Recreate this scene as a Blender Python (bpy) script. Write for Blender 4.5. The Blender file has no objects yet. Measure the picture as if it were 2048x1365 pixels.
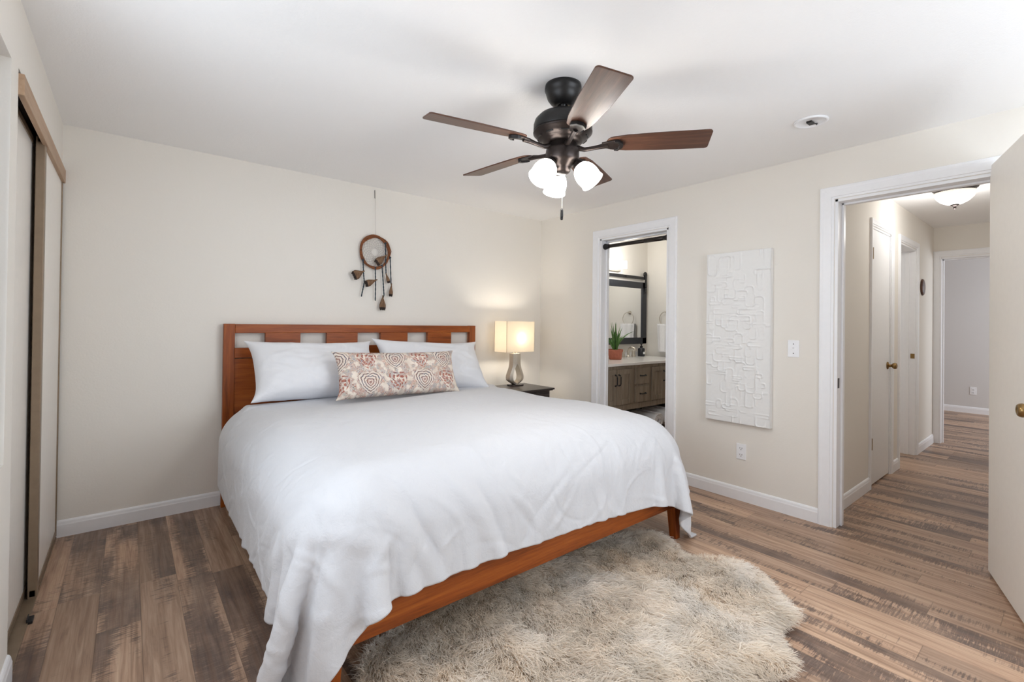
import bpy, math, random
import numpy as np
from mathutils import Matrix, Vector, noise as mnoise

scene = bpy.context.scene
COL = scene.collection
random.seed(7)
PI = math.pi

# ------------------------------------------------------------------ camera
FPX, YAW, PITCH, ROLL, SHIFT_PX = 936.75, 0.685512, 0.0069778, 0.0122015, -41.394
CAM = Vector((-3.53746, -3.83000, 1.29279))
_f = Vector((math.sin(YAW) * math.cos(PITCH), math.cos(YAW) * math.cos(PITCH), math.sin(PITCH)))
_r = Vector((math.cos(YAW), -math.sin(YAW), 0))
_u = _r.cross(_f)
_c, _s = math.cos(ROLL), math.sin(ROLL)
_r, _u = _c * _r + _s * _u, _c * _u - _s * _r
cam_data = bpy.data.cameras.new('camera')
cam = bpy.data.objects.new('camera', cam_data)
COL.objects.link(cam)
cam_data.sensor_fit = 'HORIZONTAL'
cam_data.sensor_width = 36.0
cam_data.lens = FPX / 2048 * 36.0
cam_data.shift_y = SHIFT_PX / 2048
cam_data.clip_start = 0.05
cam.matrix_world = Matrix(((_r.x, _u.x, -_f.x, CAM.x), (_r.y, _u.y, -_f.y, CAM.y), (_r.z, _u.z, -_f.z, CAM.z), (0, 0, 0, 1)))
scene.camera = cam

# ------------------------------------------------------------------ view, world, lights
scene.view_settings.view_transform = 'Standard'
scene.view_settings.look = 'None'
scene.view_settings.gamma = 1.0
scene.view_settings.use_curve_mapping = False
scene.view_settings.exposure = 0.0
scene.cycles.use_denoising = True
scene.cycles.max_bounces = 12
scene.cycles.diffuse_bounces = 10
scene.cycles.glossy_bounces = 5
scene.cycles.transmission_bounces = 6
scene.cycles.sample_clamp_indirect = 4.0
scene.cycles.caustics_reflective = False
scene.cycles.caustics_refractive = False

world = bpy.data.worlds.new('sky_world')
scene.world = world
world.use_nodes = True
world.node_tree.nodes['Background'].inputs[0].default_value = (0.80, 0.89, 1.0, 1)
world.node_tree.nodes['Background'].inputs[1].default_value = 0.75


def area_light(name, loc, target, sx, sy, power, col):
    d = bpy.data.lights.new(name, 'AREA')
    d.shape = 'RECTANGLE'; d.size = sx; d.size_y = sy; d.energy = power; d.color = col
    o = bpy.data.objects.new(name, d); COL.objects.link(o)
    o.location = loc
    o.rotation_euler = (Vector(target) - Vector(loc)).to_track_quat('-Z', 'Y').to_euler()
    return o


def point_light(name, loc, power, col, r=0.03):
    d = bpy.data.lights.new(name, 'POINT')
    d.energy = power; d.color = col; d.shadow_soft_size = r
    o = bpy.data.objects.new(name, d); COL.objects.link(o); o.location = loc
    return o


# fill light through an unseen window added behind the camera; daylight through the left window, the far room's window and the small room's window
area_light('added_window_fill', (-1.25, -4.84, 1.50), (-1.7, -1.0, 0.55), 1.9, 1.35, 47, (0.875, 0.95, 1.03))
area_light('left_window_daylight', (-3.862, -2.42, 1.46), (-1.0, -2.42, 1.46), 1.60, 1.25, 20, (0.875, 0.95, 1.03))
area_light('far_room_daylight', (5.2, -5.3, 1.5), (5.2, -2.0, 1.2), 1.6, 1.3, 50, (0.90, 0.94, 1.0))
area_light('side_room_daylight', (2.75, -0.42, 1.55), (2.6, -2.7, 1.4), 0.9, 1.0, 14, (0.95, 0.98, 1.0))

# ------------------------------------------------------------------ materials


def new_mat(name):
    m = bpy.data.materials.new(name)
    m.use_nodes = True
    nt = m.node_tree
    return m, nt, nt.nodes['Principled BSDF']


def N(nt, kind, **kw):
    n = nt.nodes.new(kind)
    for k, v in kw.items():
        if hasattr(n, k):
            setattr(n, k, v)
    return n


def L(nt, a, b):
    nt.links.new(a, b)


def srgb(r, g, b):
    def f(c):
        c /= 255.0
        return c / 12.92 if c <= 0.04045 else ((c + 0.055) / 1.055) ** 2.4
    return (f(r), f(g), f(b), 1)


def mapping(nt, scale=(1, 1, 1), coord='Object', rot=(0, 0, 0)):
    tc = N(nt, 'ShaderNodeTexCoord')
    mp = N(nt, 'ShaderNodeMapping')
    mp.inputs['Scale'].default_value = scale
    mp.inputs['Rotation'].default_value = rot
    L(nt, tc.outputs[coord], mp.inputs[0])
    return mp.outputs[0]


def noise_tex(nt, vec, scale, detail=3, rough=0.5, dist=0.0):
    n = N(nt, 'ShaderNodeTexNoise')
    n.inputs['Scale'].default_value = scale
    n.inputs['Detail'].default_value = detail
    n.inputs['Roughness'].default_value = rough
    n.inputs['Distortion'].default_value = dist
    if vec is not None:
        L(nt, vec, n.inputs['Vector'])
    return n.outputs['Fac']


def ramp(nt, fac, stops, interp='LINEAR'):
    r = N(nt, 'ShaderNodeValToRGB')
    r.color_ramp.interpolation = interp
    e = r.color_ramp.elements
    while len(e) < len(stops):
        e.new(0.5)
    for i, (p, c) in enumerate(stops):
        e[i].position = p
        e[i].color = c if len(c) == 4 else (*c, 1)
    L(nt, fac, r.inputs[0])
    return r.outputs[0]


def mathn(nt, op, a, b=None, c=None):
    n = N(nt, 'ShaderNodeMath', operation=op)
    for i, v in enumerate((a, b, c)):
        if v is None:
            continue
        if isinstance(v, (int, float)):
            n.inputs[i].default_value = v
        else:
            L(nt, v, n.inputs[i])
    return n.outputs[0]


def mixc(nt, fac, a, b, blend='MIX'):
    n = N(nt, 'ShaderNodeMix', data_type='RGBA', blend_type=blend)
    for sock, v in ((n.inputs[0], fac), (n.inputs[6], a), (n.inputs[7], b)):
        if isinstance(v, (int, float)):
            sock.default_value = v
        elif isinstance(v, tuple):
            sock.default_value = v
        else:
            L(nt, v, sock)
    return n.outputs[2]


def bump(nt, bsdf, height, strength=0.3, dist=0.01):
    b = N(nt, 'ShaderNodeBump')
    b.inputs['Strength'].default_value = strength
    b.inputs['Distance'].default_value = dist
    L(nt, height, b.inputs['Height'])
    L(nt, b.outputs[0], bsdf.inputs['Normal'])
    return b


def plain(name, col, rough=0.5, metal=0.0, spec=0.5, var=0.04, vscale=30, bump_s=0.0, coat=0.0):
    """a painted, moulded or metal surface with faint procedural mottling"""
    m, nt, b = new_mat(name)
    v = mapping(nt)
    f = noise_tex(nt, v, vscale, 3)
    dark = tuple(c * (1 - var) for c in col[:3]) + (1,)
    lite = tuple(min(1, c * (1 + var)) for c in col[:3]) + (1,)
    L(nt, ramp(nt, f, [(0.3, dark), (0.7, lite)]), b.inputs['Base Color'])
    b.inputs['Roughness'].default_value = rough
    b.inputs['Metallic'].default_value = metal
    b.inputs['Specular IOR Level'].default_value = spec
    b.inputs['Coat Weight'].default_value = coat
    if bump_s:
        bump(nt, b, f, bump_s, 0.003)
    return m


def wall_paint(name, col, scale=90, strength=0.25, rough=0.75):
    m, nt, b = new_mat(name)
    v = mapping(nt)
    f = noise_tex(nt, v, scale, 3, 0.55)
    f2 = noise_tex(nt, v, scale * 0.35, 2)
    h = mathn(nt, 'ADD', f, f2)
    big = noise_tex(nt, v, 1.1, 2)
    L(nt, ramp(nt, big, [(0.3, tuple(c * 0.985 for c in col[:3]) + (1,)), (0.7, col)]), b.inputs['Base Color'])
    b.inputs['Roughness'].default_value = rough
    b.inputs['Specular IOR Level'].default_value = 0.3
    bump(nt, b, h, strength, 0.002)
    return m


def wood(name, dark, mid, lite, axis='X', scale=1.0, rough=0.35, coat=0.0, contrast=1.0, bump_s=0.05):
    m, nt, b = new_mat(name)
    sc = {'X': (0.9, 14, 14), 'Y': (14, 0.9, 14), 'Z': (14, 14, 0.9)}[axis]
    v = mapping(nt, tuple(s * scale for s in sc))
    f = noise_tex(nt, v, 1.6, 6, 0.62, 0.6)
    v2 = mapping(nt, tuple(s * scale * 5 for s in sc))
    f2 = noise_tex(nt, v2, 2.2, 3, 0.6)
    mix = mathn(nt, 'ADD', mathn(nt, 'MULTIPLY', f, 0.72), mathn(nt, 'MULTIPLY', f2, 0.28))
    L(nt, ramp(nt, mix, [(0.5 - 0.2 * contrast, dark), (0.5, mid), (0.5 + 0.2 * contrast, lite)]), b.inputs['Base Color'])
    b.inputs['Roughness'].default_value = rough
    b.inputs['Coat Weight'].default_value = coat
    b.inputs['Specular IOR Level'].default_value = 0.32
    b.inputs['Coat Roughness'].default_value = 0.2
    bump(nt, b, mix, bump_s, 0.002)
    return m


def glow_glass(name, col, emit, strength, trans=0.5):
    m, nt, b = new_mat(name)
    out = nt.nodes['Material Output']
    tr = N(nt, 'ShaderNodeBsdfTranslucent'); tr.inputs[0].default_value = col
    df = N(nt, 'ShaderNodeBsdfDiffuse'); df.inputs[0].default_value = col
    mx = N(nt, 'ShaderNodeMixShader'); mx.inputs[0].default_value = trans
    L(nt, df.outputs[0], mx.inputs[1]); L(nt, tr.outputs[0], mx.inputs[2])
    em = N(nt, 'ShaderNodeEmission')
    f = noise_tex(nt, mapping(nt), 14, 3)
    L(nt, ramp(nt, f, [(0.3, tuple(c * 0.86 for c in emit[:3]) + (1,)), (0.65, emit)]), em.inputs[0])
    em.inputs[1].default_value = strength
    ad = N(nt, 'ShaderNodeAddShader')
    L(nt, mx.outputs[0], ad.inputs[0]); L(nt, em.outputs[0], ad.inputs[1])
    L(nt, ad.outputs[0], out.inputs['Surface'])
    nt.nodes.remove(b)
    return m


def floor_mat():
    m, nt, b = new_mat('plank_floor')
    PW, PL = 0.145, 1.22
    tc = N(nt, 'ShaderNodeTexCoord')
    sp = N(nt, 'ShaderNodeSeparateXYZ'); L(nt, tc.outputs['Object'], sp.inputs[0])
    X, Y = sp.outputs[0], sp.outputs[1]
    xs = mathn(nt, 'DIVIDE', mathn(nt, 'ADD', X, 3.624 + 10 * PW), PW)
    col = mathn(nt, 'FLOOR', xs)
    u = mathn(nt, 'FRACT', xs)
    wn = N(nt, 'ShaderNodeTexWhiteNoise', noise_dimensions='1D'); L(nt, col, wn.inputs['W'])
    ys = mathn(nt, 'ADD', mathn(nt, 'DIVIDE', Y, PL), mathn(nt, 'MULTIPLY', wn.outputs['Value'], 7.3))
    row = mathn(nt, 'FLOOR', ys)
    v = mathn(nt, 'FRACT', ys)
    cid = N(nt, 'ShaderNodeCombineXYZ'); L(nt, col, cid.inputs[0]); L(nt, row, cid.inputs[1])
    wid = N(nt, 'ShaderNodeTexWhiteNoise', noise_dimensions='2D'); L(nt, cid.outputs[0], wid.inputs['Vector'])
    pid, pcol = wid.outputs['Value'], wid.outputs['Color']
    spc = N(nt, 'ShaderNodeSeparateColor'); L(nt, pcol, spc.inputs[0])
    # per plank shifted coordinates
    cx = N(nt, 'ShaderNodeCombineXYZ')
    L(nt, X, cx.inputs[0]); L(nt, Y, cx.inputs[1]); L(nt, mathn(nt, 'MULTIPLY', pid, 40.0), cx.inputs[2])

    def scaled(sx, sy, sz=1.0, dx=0):
        mp = N(nt, 'ShaderNodeMapping'); mp.inputs['Scale'].default_value = (sx, sy, sz)
        mp.inputs['Rotation'].default_value = (0, 0, dx)
        L(nt, cx.outputs[0], mp.inputs[0]); return mp.outputs[0]
    grain = noise_tex(nt, scaled(38, 2.2), 1.0, 6, 0.62, 0.8)
    fine = noise_tex(nt, scaled(170, 7), 1.0, 4, 0.6)
    g = mathn(nt, 'ADD', mathn(nt, 'MULTIPLY', grain, 0.7), mathn(nt, 'MULTIPLY', fine, 0.3))
    base = ramp(nt, g, [(0.30, srgb(134, 108, 92)), (0.46, srgb(176, 146, 123)), (0.68, srgb(204, 177, 153))])
    tone = ramp(nt, spc.outputs[0], [(0.0, (0.66, 0.64, 0.63, 1)), (0.45, (0.90, 0.88, 0.87, 1)), (1.0, (1.08, 1.04, 1.0, 1))])
    c = mixc(nt, 1.0, base, tone, 'MULTIPLY')
    # dark weathered patches with saw marks running across the plank
    patch = noise_tex(nt, scaled(7.5, 1.35), 1.0, 3, 0.5, 0.3)
    saw = noise_tex(nt, scaled(9, 130, 1, 0.12), 1.0, 4, 0.7)
    saw2 = noise_tex(nt, scaled(22, 46, 1, -0.35), 1.0, 3, 0.6)
    edge = mathn(nt, 'ABSOLUTE', mathn(nt, 'SUBTRACT', u, mathn(nt, 'MULTIPLY', spc.outputs[1], 1.0)))
    k = mathn(nt, 'ADD', mathn(nt, 'MULTIPLY', patch, 1.25), mathn(nt, 'MULTIPLY', mathn(nt, 'SUBTRACT', saw, 0.5), 0.75))
    k = mathn(nt, 'ADD', k, mathn(nt, 'MULTIPLY', mathn(nt, 'SUBTRACT', saw2, 0.5), 0.30))
    k = mathn(nt, 'SUBTRACT', k, mathn(nt, 'MULTIPLY', edge, 0.34))
    k = mathn(nt, 'ADD', k, mathn(nt, 'MULTIPLY', mathn(nt, 'SUBTRACT', spc.outputs[2], 0.5), 0.42))
    dk = ramp(nt, k, [(0.555, (0, 0, 0, 1)), (0.66, (1, 1, 1, 1))])
    dark = ramp(nt, g, [(0.3, srgb(74, 60, 55)), (0.7, srgb(112, 94, 85))])
    scr = noise_tex(nt, scaled(14, 210, 1, 0.22), 1.0, 3, 0.65)
    scrape = mathn(nt, 'MULTIPLY', ramp(nt, scr, [(0.50, (0, 0, 0, 1)), (0.66, (1, 1, 1, 1))]), ramp(nt, patch, [(0.42, (0.85, 0.85, 0.85, 1)), (0.66, (0.15, 0.15, 0.15, 1))]))
    dk = mathn(nt, 'MULTIPLY', dk, mathn(nt, 'SUBTRACT', 1.0, mathn(nt, 'MULTIPLY', scrape, 0.6)))
    soft = ramp(nt, noise_tex(nt, scaled(5, 3.0), 1.0, 3, 0.6), [(0.35, (0.55, 0.55, 0.55, 1)), (0.6, (0.97, 0.97, 0.97, 1))])
    c = mixc(nt, mathn(nt, 'MULTIPLY', dk, soft), c, dark)
    strip = noise_tex(nt, scaled(60, 0.7), 1.0, 2, 0.5)
    c = mixc(nt, ramp(nt, strip, [(0.52, (0, 0, 0, 1)), (0.64, (0.42, 0.42, 0.42, 1))]), c, srgb(112, 84, 66))
    # joints
    e1 = mathn(nt, 'MINIMUM', u, mathn(nt, 'SUBTRACT', 1.0, u))
    e2 = mathn(nt, 'MULTIPLY', mathn(nt, 'MINIMUM', v, mathn(nt, 'SUBTRACT', 1.0, v)), PL / PW)
    e = mathn(nt, 'MINIMUM', e1, e2)
    j = ramp(nt, e, [(0.0, (1, 1, 1, 1)), (0.013, (0, 0, 0, 1))])
    c = mixc(nt, mathn(nt, 'MULTIPLY', j, 0.6), c, srgb(70, 54, 44))
    L(nt, c, b.inputs['Base Color'])
    rr = ramp(nt, g, [(0.3, (0.42, 0.42, 0.42, 1)), (0.7, (0.30, 0.30, 0.30, 1))])
    L(nt, rr, b.inputs['Roughness'])
    b.inputs['Specular IOR Level'].default_value = 0.42
    h = mathn(nt, 'SUBTRACT', mathn(nt, 'MULTIPLY', g, 0.4), j)
    bump(nt, b, h, 0.25, 0.0012)
    return m


def linen_mat(name, col, wr=0.5):
    m, nt, b = new_mat(name)
    v = mapping(nt)
    big = noise_tex(nt, v, 5.5, 5, 0.6, 1.3)
    v2 = mapping(nt, (1, 1, 1.0))
    rg = N(nt, 'ShaderNodeTexNoise', noise_type='RIDGED_MULTIFRACTAL')
    rg.inputs['Scale'].default_value = 4.5; rg.inputs['Detail'].default_value = 4; rg.inputs['Roughness'].default_value = 0.45; rg.inputs['Distortion'].default_value = 1.2
    L(nt, v, rg.inputs['Vector'])
    mid = noise_tex(nt, v2, 24, 4, 0.65, 1.6)
    weave = noise_tex(nt, v, 900, 2)
    h = mathn(nt, 'ADD', mathn(nt, 'MULTIPLY', big, 1.0), mathn(nt, 'MULTIPLY', mid, 0.35))
    h = mathn(nt, 'ADD', h, mathn(nt, 'MULTIPLY', weave, 0.02))
    h = mathn(nt, 'ADD', h, mathn(nt, 'MULTIPLY', rg.outputs['Fac'], 0.16))
    b.inputs['Base Color'].default_value = col
    b.inputs['Roughness'].default_value = 0.85
    b.inputs['Specular IOR Level'].default_value = 0.2
    b.inputs['Sheen Weight'].default_value = 0.15
    bump(nt, b, h, wr, 0.012)
    return m


def paisley_mat():
    m, nt, b = new_mat('patterned_cushion_cloth')
    tc = N(nt, 'ShaderNodeTexCoord')
    base = tc.outputs['UV']
    # slight hand-drawn wobble
    nz = N(nt, 'ShaderNodeTexNoise'); nz.inputs['Scale'].default_value = 9; nz.inputs['Detail'].default_value = 3
    L(nt, base, nz.inputs['Vector'])
    wob = N(nt, 'ShaderNodeMix', data_type='VECTOR')
    sub = N(nt, 'ShaderNodeVectorMath', operation='SUBTRACT'); L(nt, nz.outputs['Color'], sub.inputs[0]); sub.inputs[1].default_value = (0.5, 0.5, 0.5)
    scl = N(nt, 'ShaderNodeVectorMath', operation='SCALE'); L(nt, sub.outputs[0], scl.inputs[0]); scl.inputs['Scale'].default_value = 0.035
    add = N(nt, 'ShaderNodeVectorMath', operation='ADD'); L(nt, base, add.inputs[0]); L(nt, scl.outputs[0], add.inputs[1])
    sp = N(nt, 'ShaderNodeSeparateXYZ'); L(nt, add.outputs[0], sp.inputs[0])
    # checkerboard of pear-shaped medallions and rust florets (UV measured in cushion heights)
    U, V = sp.outputs[0], sp.outputs[1]
    CW, CH = 0.615, 0.50
    ui = mathn(nt, 'DIVIDE', mathn(nt, 'ADD', U, 0.31), CW)
    vi = mathn(nt, 'DIVIDE', V, CH)
    par = mathn(nt, 'MODULO', mathn(nt, 'ADD', mathn(nt, 'FLOOR', ui), mathn(nt, 'FLOOR', vi)), 2.0)
    ax = mathn(nt, 'MULTIPLY', mathn(nt, 'SUBTRACT', mathn(nt, 'FRACT', ui), 0.5), CW)
    ay = mathn(nt, 'MULTIPLY', mathn(nt, 'SUBTRACT', mathn(nt, 'FRACT', vi), 0.52), CH)
    narrow = mathn(nt, 'SUBTRACT', 1.0, mathn(nt, 'MULTIPLY', ay, 0.9))
    aab = mathn(nt, 'ABSOLUTE', ax)
    dent = mathn(nt, 'SUBTRACT', ay, mathn(nt, 'MULTIPLY', mathn(nt, 'SQRT', aab), 0.12))
    r = mathn(nt, 'SQRT', mathn(nt, 'ADD', mathn(nt, 'POWER', mathn(nt, 'MULTIPLY', ax, narrow), 2.0), mathn(nt, 'POWER', dent, 2.0)))
    ang = mathn(nt, 'ARCTAN2', ay, ax)
    ring = mathn(nt, 'SINE', mathn(nt, 'ADD', mathn(nt, 'MULTIPLY', r, 118.0), mathn(nt, 'MULTIPLY', mathn(nt, 'SINE', mathn(nt, 'MULTIPLY', ang, 14.0)), 0.55)))
    ringline = mathn(nt, 'GREATER_THAN', ring, 0.42)
    inside = mathn(nt, 'LESS_THAN', r, 0.225)
    core = mathn(nt, 'LESS_THAN', r, 0.075)
    pet = mathn(nt, 'SINE', mathn(nt, 'ADD', mathn(nt, 'MULTIPLY', ang, 9.0), mathn(nt, 'MULTIPLY', r, 60.0)))
    rad = mathn(nt, 'SINE', mathn(nt, 'MULTIPLY', r, 74.0))
    flor = mathn(nt, 'GREATER_THAN', mathn(nt, 'ADD', pet, rad), 0.25)

    def curls(scale, freq, thr):
        vo = N(nt, 'ShaderNodeTexVoronoi'); vo.inputs['Scale'].default_value = scale
        L(nt, add.outputs[0], vo.inputs['Vector'])
        c_ = mathn(nt, 'GREATER_THAN', mathn(nt, 'SINE', mathn(nt, 'MULTIPLY', vo.outputs['Distance'], freq)), thr)
        sc_ = N(nt, 'ShaderNodeSeparateColor'); L(nt, vo.outputs['Color'], sc_.inputs[0])
        return c_, sc_.outputs[0]
    k1, h1 = curls(13.0, 34.0, 0.3)
    k2, h2 = curls(27.0, 30.0, 0.45)
    pal_mix = [(0.0, srgb(142, 84, 70)), (0.16, srgb(104, 102, 116)), (0.34, srgb(186, 122, 98)), (0.5, srgb(132, 136, 150)), (0.66, srgb(158, 96, 84)), (0.82, srgb(136, 138, 122))]
    ground = ramp(nt, noise_tex(nt, add.outputs[0], 5, 3), [(0.3, srgb(212, 199, 186)), (0.6, srgb(229, 219, 207))])
    fillc = mixc(nt, mathn(nt, 'MULTIPLY', k1, 0.82), ground, ramp(nt, h1, pal_mix, 'CONSTANT'))
    fillc = mixc(nt, mathn(nt, 'MULTIPLY', k2, 0.75), fillc, ramp(nt, h2, pal_mix, 'CONSTANT'))
    sparse = ramp(nt, noise_tex(nt, add.outputs[0], 8.0, 2), [(0.42, (0, 0, 0, 1)), (0.5, (1, 1, 1, 1))])
    fillc = mixc(nt, sparse, ground, fillc)
    medc = mixc(nt, mathn(nt, 'MULTIPLY', ringline, 0.92), ground, ramp(nt, noise_tex(nt, add.outputs[0], 9, 2), [(0.42, srgb(84, 84, 100)), (0.56, srgb(122, 92, 84))]))
    medc = mixc(nt, mathn(nt, 'MULTIPLY', core, mathn(nt, 'MULTIPLY', k2, 0.8)), medc, srgb(176, 104, 86))
    medc = mixc(nt, mathn(nt, 'MULTIPLY', k2, 0.25), medc, ramp(nt, h2, pal_mix, 'CONSTANT'))
    florc = mixc(nt, mathn(nt, 'MULTIPLY', flor, 0.85), fillc, ramp(nt, noise_tex(nt, add.outputs[0], 14, 2), [(0.40, srgb(128, 62, 54)), (0.55, srgb(184, 104, 84)), (0.64, srgb(108, 76, 82))]))
    florc = mixc(nt, mathn(nt, 'LESS_THAN', r, 0.19), fillc, florc)
    medc = mixc(nt, inside, fillc, medc)
    c = mixc(nt, par, florc, medc)
    L(nt, c, b.inputs['Base Color'])
    b.inputs['Roughness'].default_value = 0.9
    b.inputs['Specular IOR Level'].default_value = 0.15
    h = noise_tex(nt, base, 60, 3)
    bump(nt, b, h, 0.25, 0.004)
    return m


M = {}
M['wall'] = wall_paint('beige_wall_paint', srgb(231, 227, 220))
M['bath_wall'] = wall_paint('bathroom_wall_paint', srgb(231, 228, 222))
M['far_wall'] = wall_paint('grey_wall_paint', srgb(214, 212, 211))
M['ceiling'] = wall_paint('white_ceiling_paint', srgb(243, 243, 243), 130, 0.35)
M['trim'] = plain('white_trim_paint', srgb(238, 239, 242), 0.38, var=0.01)
M['door'] = plain('cream_door_paint', srgb(241, 237, 230), 0.42, var=0.012)
M['white_door'] = plain('white_door_paint', srgb(233, 233, 233), 0.45, var=0.01)
M['floor'] = floor_mat()
M['cherry'] = wood('cherry_bed_wood', srgb(96, 43, 12), srgb(142, 70, 21), srgb(170, 94, 34), 'X', 1.0, 0.40, 0.0)
M['cherry_v'] = wood('cherry_bed_wood_upright', srgb(96, 43, 12), srgb(140, 69, 20), srgb(166, 92, 33), 'Z', 1.0, 0.40, 0.0)
M['linen'] = linen_mat('white_linen', srgb(205, 206, 210), 0.42)
M['pillow'] = linen_mat('white_pillowcase', srgb(224, 225, 229), 0.2)
M['paisley'] = paisley_mat()
M['black_wood'] = plain('espresso_wood', srgb(52, 44, 42), 0.35, var=0.12, coat=0.15)
M['nickel'] = plain('brushed_nickel', srgb(206, 199, 188), 0.38, 1.0, vscale=80)
M['bronze'] = plain('oil_rubbed_bronze', srgb(52, 45, 43), 0.34, 0.75, var=0.10)
M['bronze_dark'] = plain('dark_bronze_black', srgb(30, 28, 28), 0.38, 0.35, var=0.08)
M['walnut'] = wood('walnut_blade', srgb(52, 34, 27), srgb(84, 55, 42), srgb(112, 78, 58), 'X', 1.3, 0.37, 0.1)
M['brass'] = plain('antique_brass', srgb(150, 122, 80), 0.28, 1.0, var=0.12)
M['black'] = plain('black_metal', srgb(30, 30, 33), 0.42, 0.2, var=0.08)
M['rod'] = plain('dark_bronze_rod', srgb(48, 42, 38), 0.38, 0.5, var=0.1)
M['plate'] = plain('white_plastic_plate', srgb(240, 241, 244), 0.35, var=0.01)
M['slot'] = plain('dark_slot', srgb(60, 60, 62), 0.6)
M['plaster'] = plain('white_plaster', srgb(232, 232, 231), 0.62, var=0.012, vscale=60, bump_s=0.15)
M['tan_metal'] = plain('tan_anodised_frame', srgb(142, 124, 104), 0.40, 0.35, var=0.06)
M['tan_wood'] = wood('tan_closet_fascia', srgb(150, 122, 98), srgb(176, 148, 122), srgb(190, 164, 140), 'Y', 1.0, 0.5, contrast=1.4)
M['dark_gap'] = plain('dark_track', srgb(46, 38, 33), 0.6)
M['closet_panel'] = plain('offwhite_closet_panel', srgb(238, 234, 228), 0.38, var=0.012)
M['vanity'] = wood('weathered_grey_oak', srgb(108, 97, 85), srgb(140, 127, 112), srgb(162, 149, 133), 'Z', 1.6, 0.55)
M['quartz'] = plain('white_countertop', srgb(244, 243, 242), 0.18, var=0.01)
M['charcoal'] = plain('charcoal_mirror_frame', srgb(38, 41, 48), 0.45, var=0.06)
M['terracotta'] = plain('terracotta', srgb(178, 108, 88), 0.8, var=0.14, vscale=40, bump_s=0.2)
M['aloe'] = wood('aloe_leaf', srgb(44, 82, 36), srgb(78, 122, 58), srgb(126, 164, 96), 'Z', 1.0, 0.4)
M['soil'] = plain('potting_soil', srgb(60, 46, 38), 0.95, var=0.3, vscale=90)
M['towel'] = plain('white_terry', srgb(242, 242, 244), 0.95, var=0.04, vscale=160, bump_s=0.8)
M['grey_towel'] = plain('pale_grey_terry', srgb(243, 243, 246), 0.95, var=0.05, vscale=120, bump_s=0.8)
M['chrome'] = plain('chrome', srgb(220, 220, 222), 0.08, 1.0, var=0.02)
M['basket'] = plain('dark_woven_basket', srgb(34, 33, 36), 0.8, var=0.3, vscale=120, bump_s=0.6)
M['vine'] = wood('vine_hoop', srgb(70, 38, 20), srgb(122, 72, 42), srgb(154, 98, 62), 'X', 4.0, 0.7)
M['cord'] = plain('blue_black_cord', srgb(38, 52, 62), 0.8, var=0.25, vscale=300)
M['web'] = plain('pale_sinew', srgb(176, 169, 164), 0.7)
M['feather'] = wood('brown_feather', srgb(66, 46, 34), srgb(116, 88, 66), srgb(160, 132, 106), 'Z', 6.0, 0.85)
M['feather_tip'] = plain('dark_feather_tip', srgb(40, 28, 22), 0.85, var=0.2)
M['hide'] = plain('sheepskin_hide', srgb(196, 182, 164), 0.95, var=0.08)
M['shade_glass'] = glow_glass('frosted_fan_glass', (0.9, 0.88, 0.84, 1), (1.0, 0.985, 0.96, 1), 9.0, 0.5)
M['alabaster'] = glow_glass('alabaster_glass', (0.9, 0.87, 0.8, 1), (1.0, 0.93, 0.80, 1), 0.75, 0.5)
M['vanity_glass'] = glow_glass('vanity_light_glass', (0.95, 0.95, 0.92, 1), (1.0, 0.97, 0.93, 1), 2.6, 0.5)
M['bulb'] = glow_glass('bulb', (1, 1, 1, 1), (1.0, 0.9, 0.75, 1), 10, 0.3)


def shade_fabric():
    m, nt, b = new_mat('cream_lampshade_fabric')
    out = nt.nodes['Material Output']
    tr = N(nt, 'ShaderNodeBsdfTranslucent')
    df = N(nt, 'ShaderNodeBsdfDiffuse')
    f = noise_tex(nt, mapping(nt, (1, 1, 1)), 260, 2)
    c = ramp(nt, f, [(0.3, (0.92, 0.86, 0.76, 1)), (0.7, (0.96, 0.91, 0.82, 1))])
    L(nt, c, tr.inputs[0]); L(nt, c, df.inputs[0])
    mx = N(nt, 'ShaderNodeMixShader'); mx.inputs[0].default_value = 0.6
    L(nt, df.outputs[0], mx.inputs[1]); L(nt, tr.outputs[0], mx.inputs[2])
    L(nt, mx.outputs[0], out.inputs['Surface'])
    nt.nodes.remove(b)
    return m


M['lampshade'] = shade_fabric()


def mirror_mat():
    m, nt, b = new_mat('mirror_glass')
    b.inputs['Base Color'].default_value = (0.93, 0.94, 0.94, 1)
    b.inputs['Metallic'].default_value = 1.0
    b.inputs['Roughness'].default_value = 0.01
    return m


M['mirror'] = mirror_mat()


def fur_mat():
    m, nt, b = new_mat('sheepskin_fur')
    v = mapping(nt)
    f = noise_tex(nt, v, 3.2, 3)
    at = N(nt, 'ShaderNodeAttribute', attribute_name='tone', attribute_type='GEOMETRY')
    c = ramp(nt, f, [(0.3, srgb(232, 220, 205)), (0.5, srgb(243, 234, 222)), (0.7, srgb(248, 243, 237))])
    c = mixc(nt, 1.0, c, at.outputs['Color'], 'MULTIPLY')
    L(nt, c, b.inputs['Base Color'])
    b.inputs['Roughness'].default_value = 0.7
    b.inputs['Specular IOR Level'].default_value = 0.15
    out = nt.nodes['Material Output']
    tr = N(nt, 'ShaderNodeBsdfTranslucent'); L(nt, c, tr.inputs[0])
    mx = N(nt, 'ShaderNodeMixShader'); mx.inputs[0].default_value = 0.35
    L(nt, b.outputs[0], mx.inputs[1]); L(nt, tr.outputs[0], mx.inputs[2]); L(nt, mx.outputs[0], out.inputs[0])
    return m


M['fur'] = fur_mat()

# ------------------------------------------------------------------ mesh helpers


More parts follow.
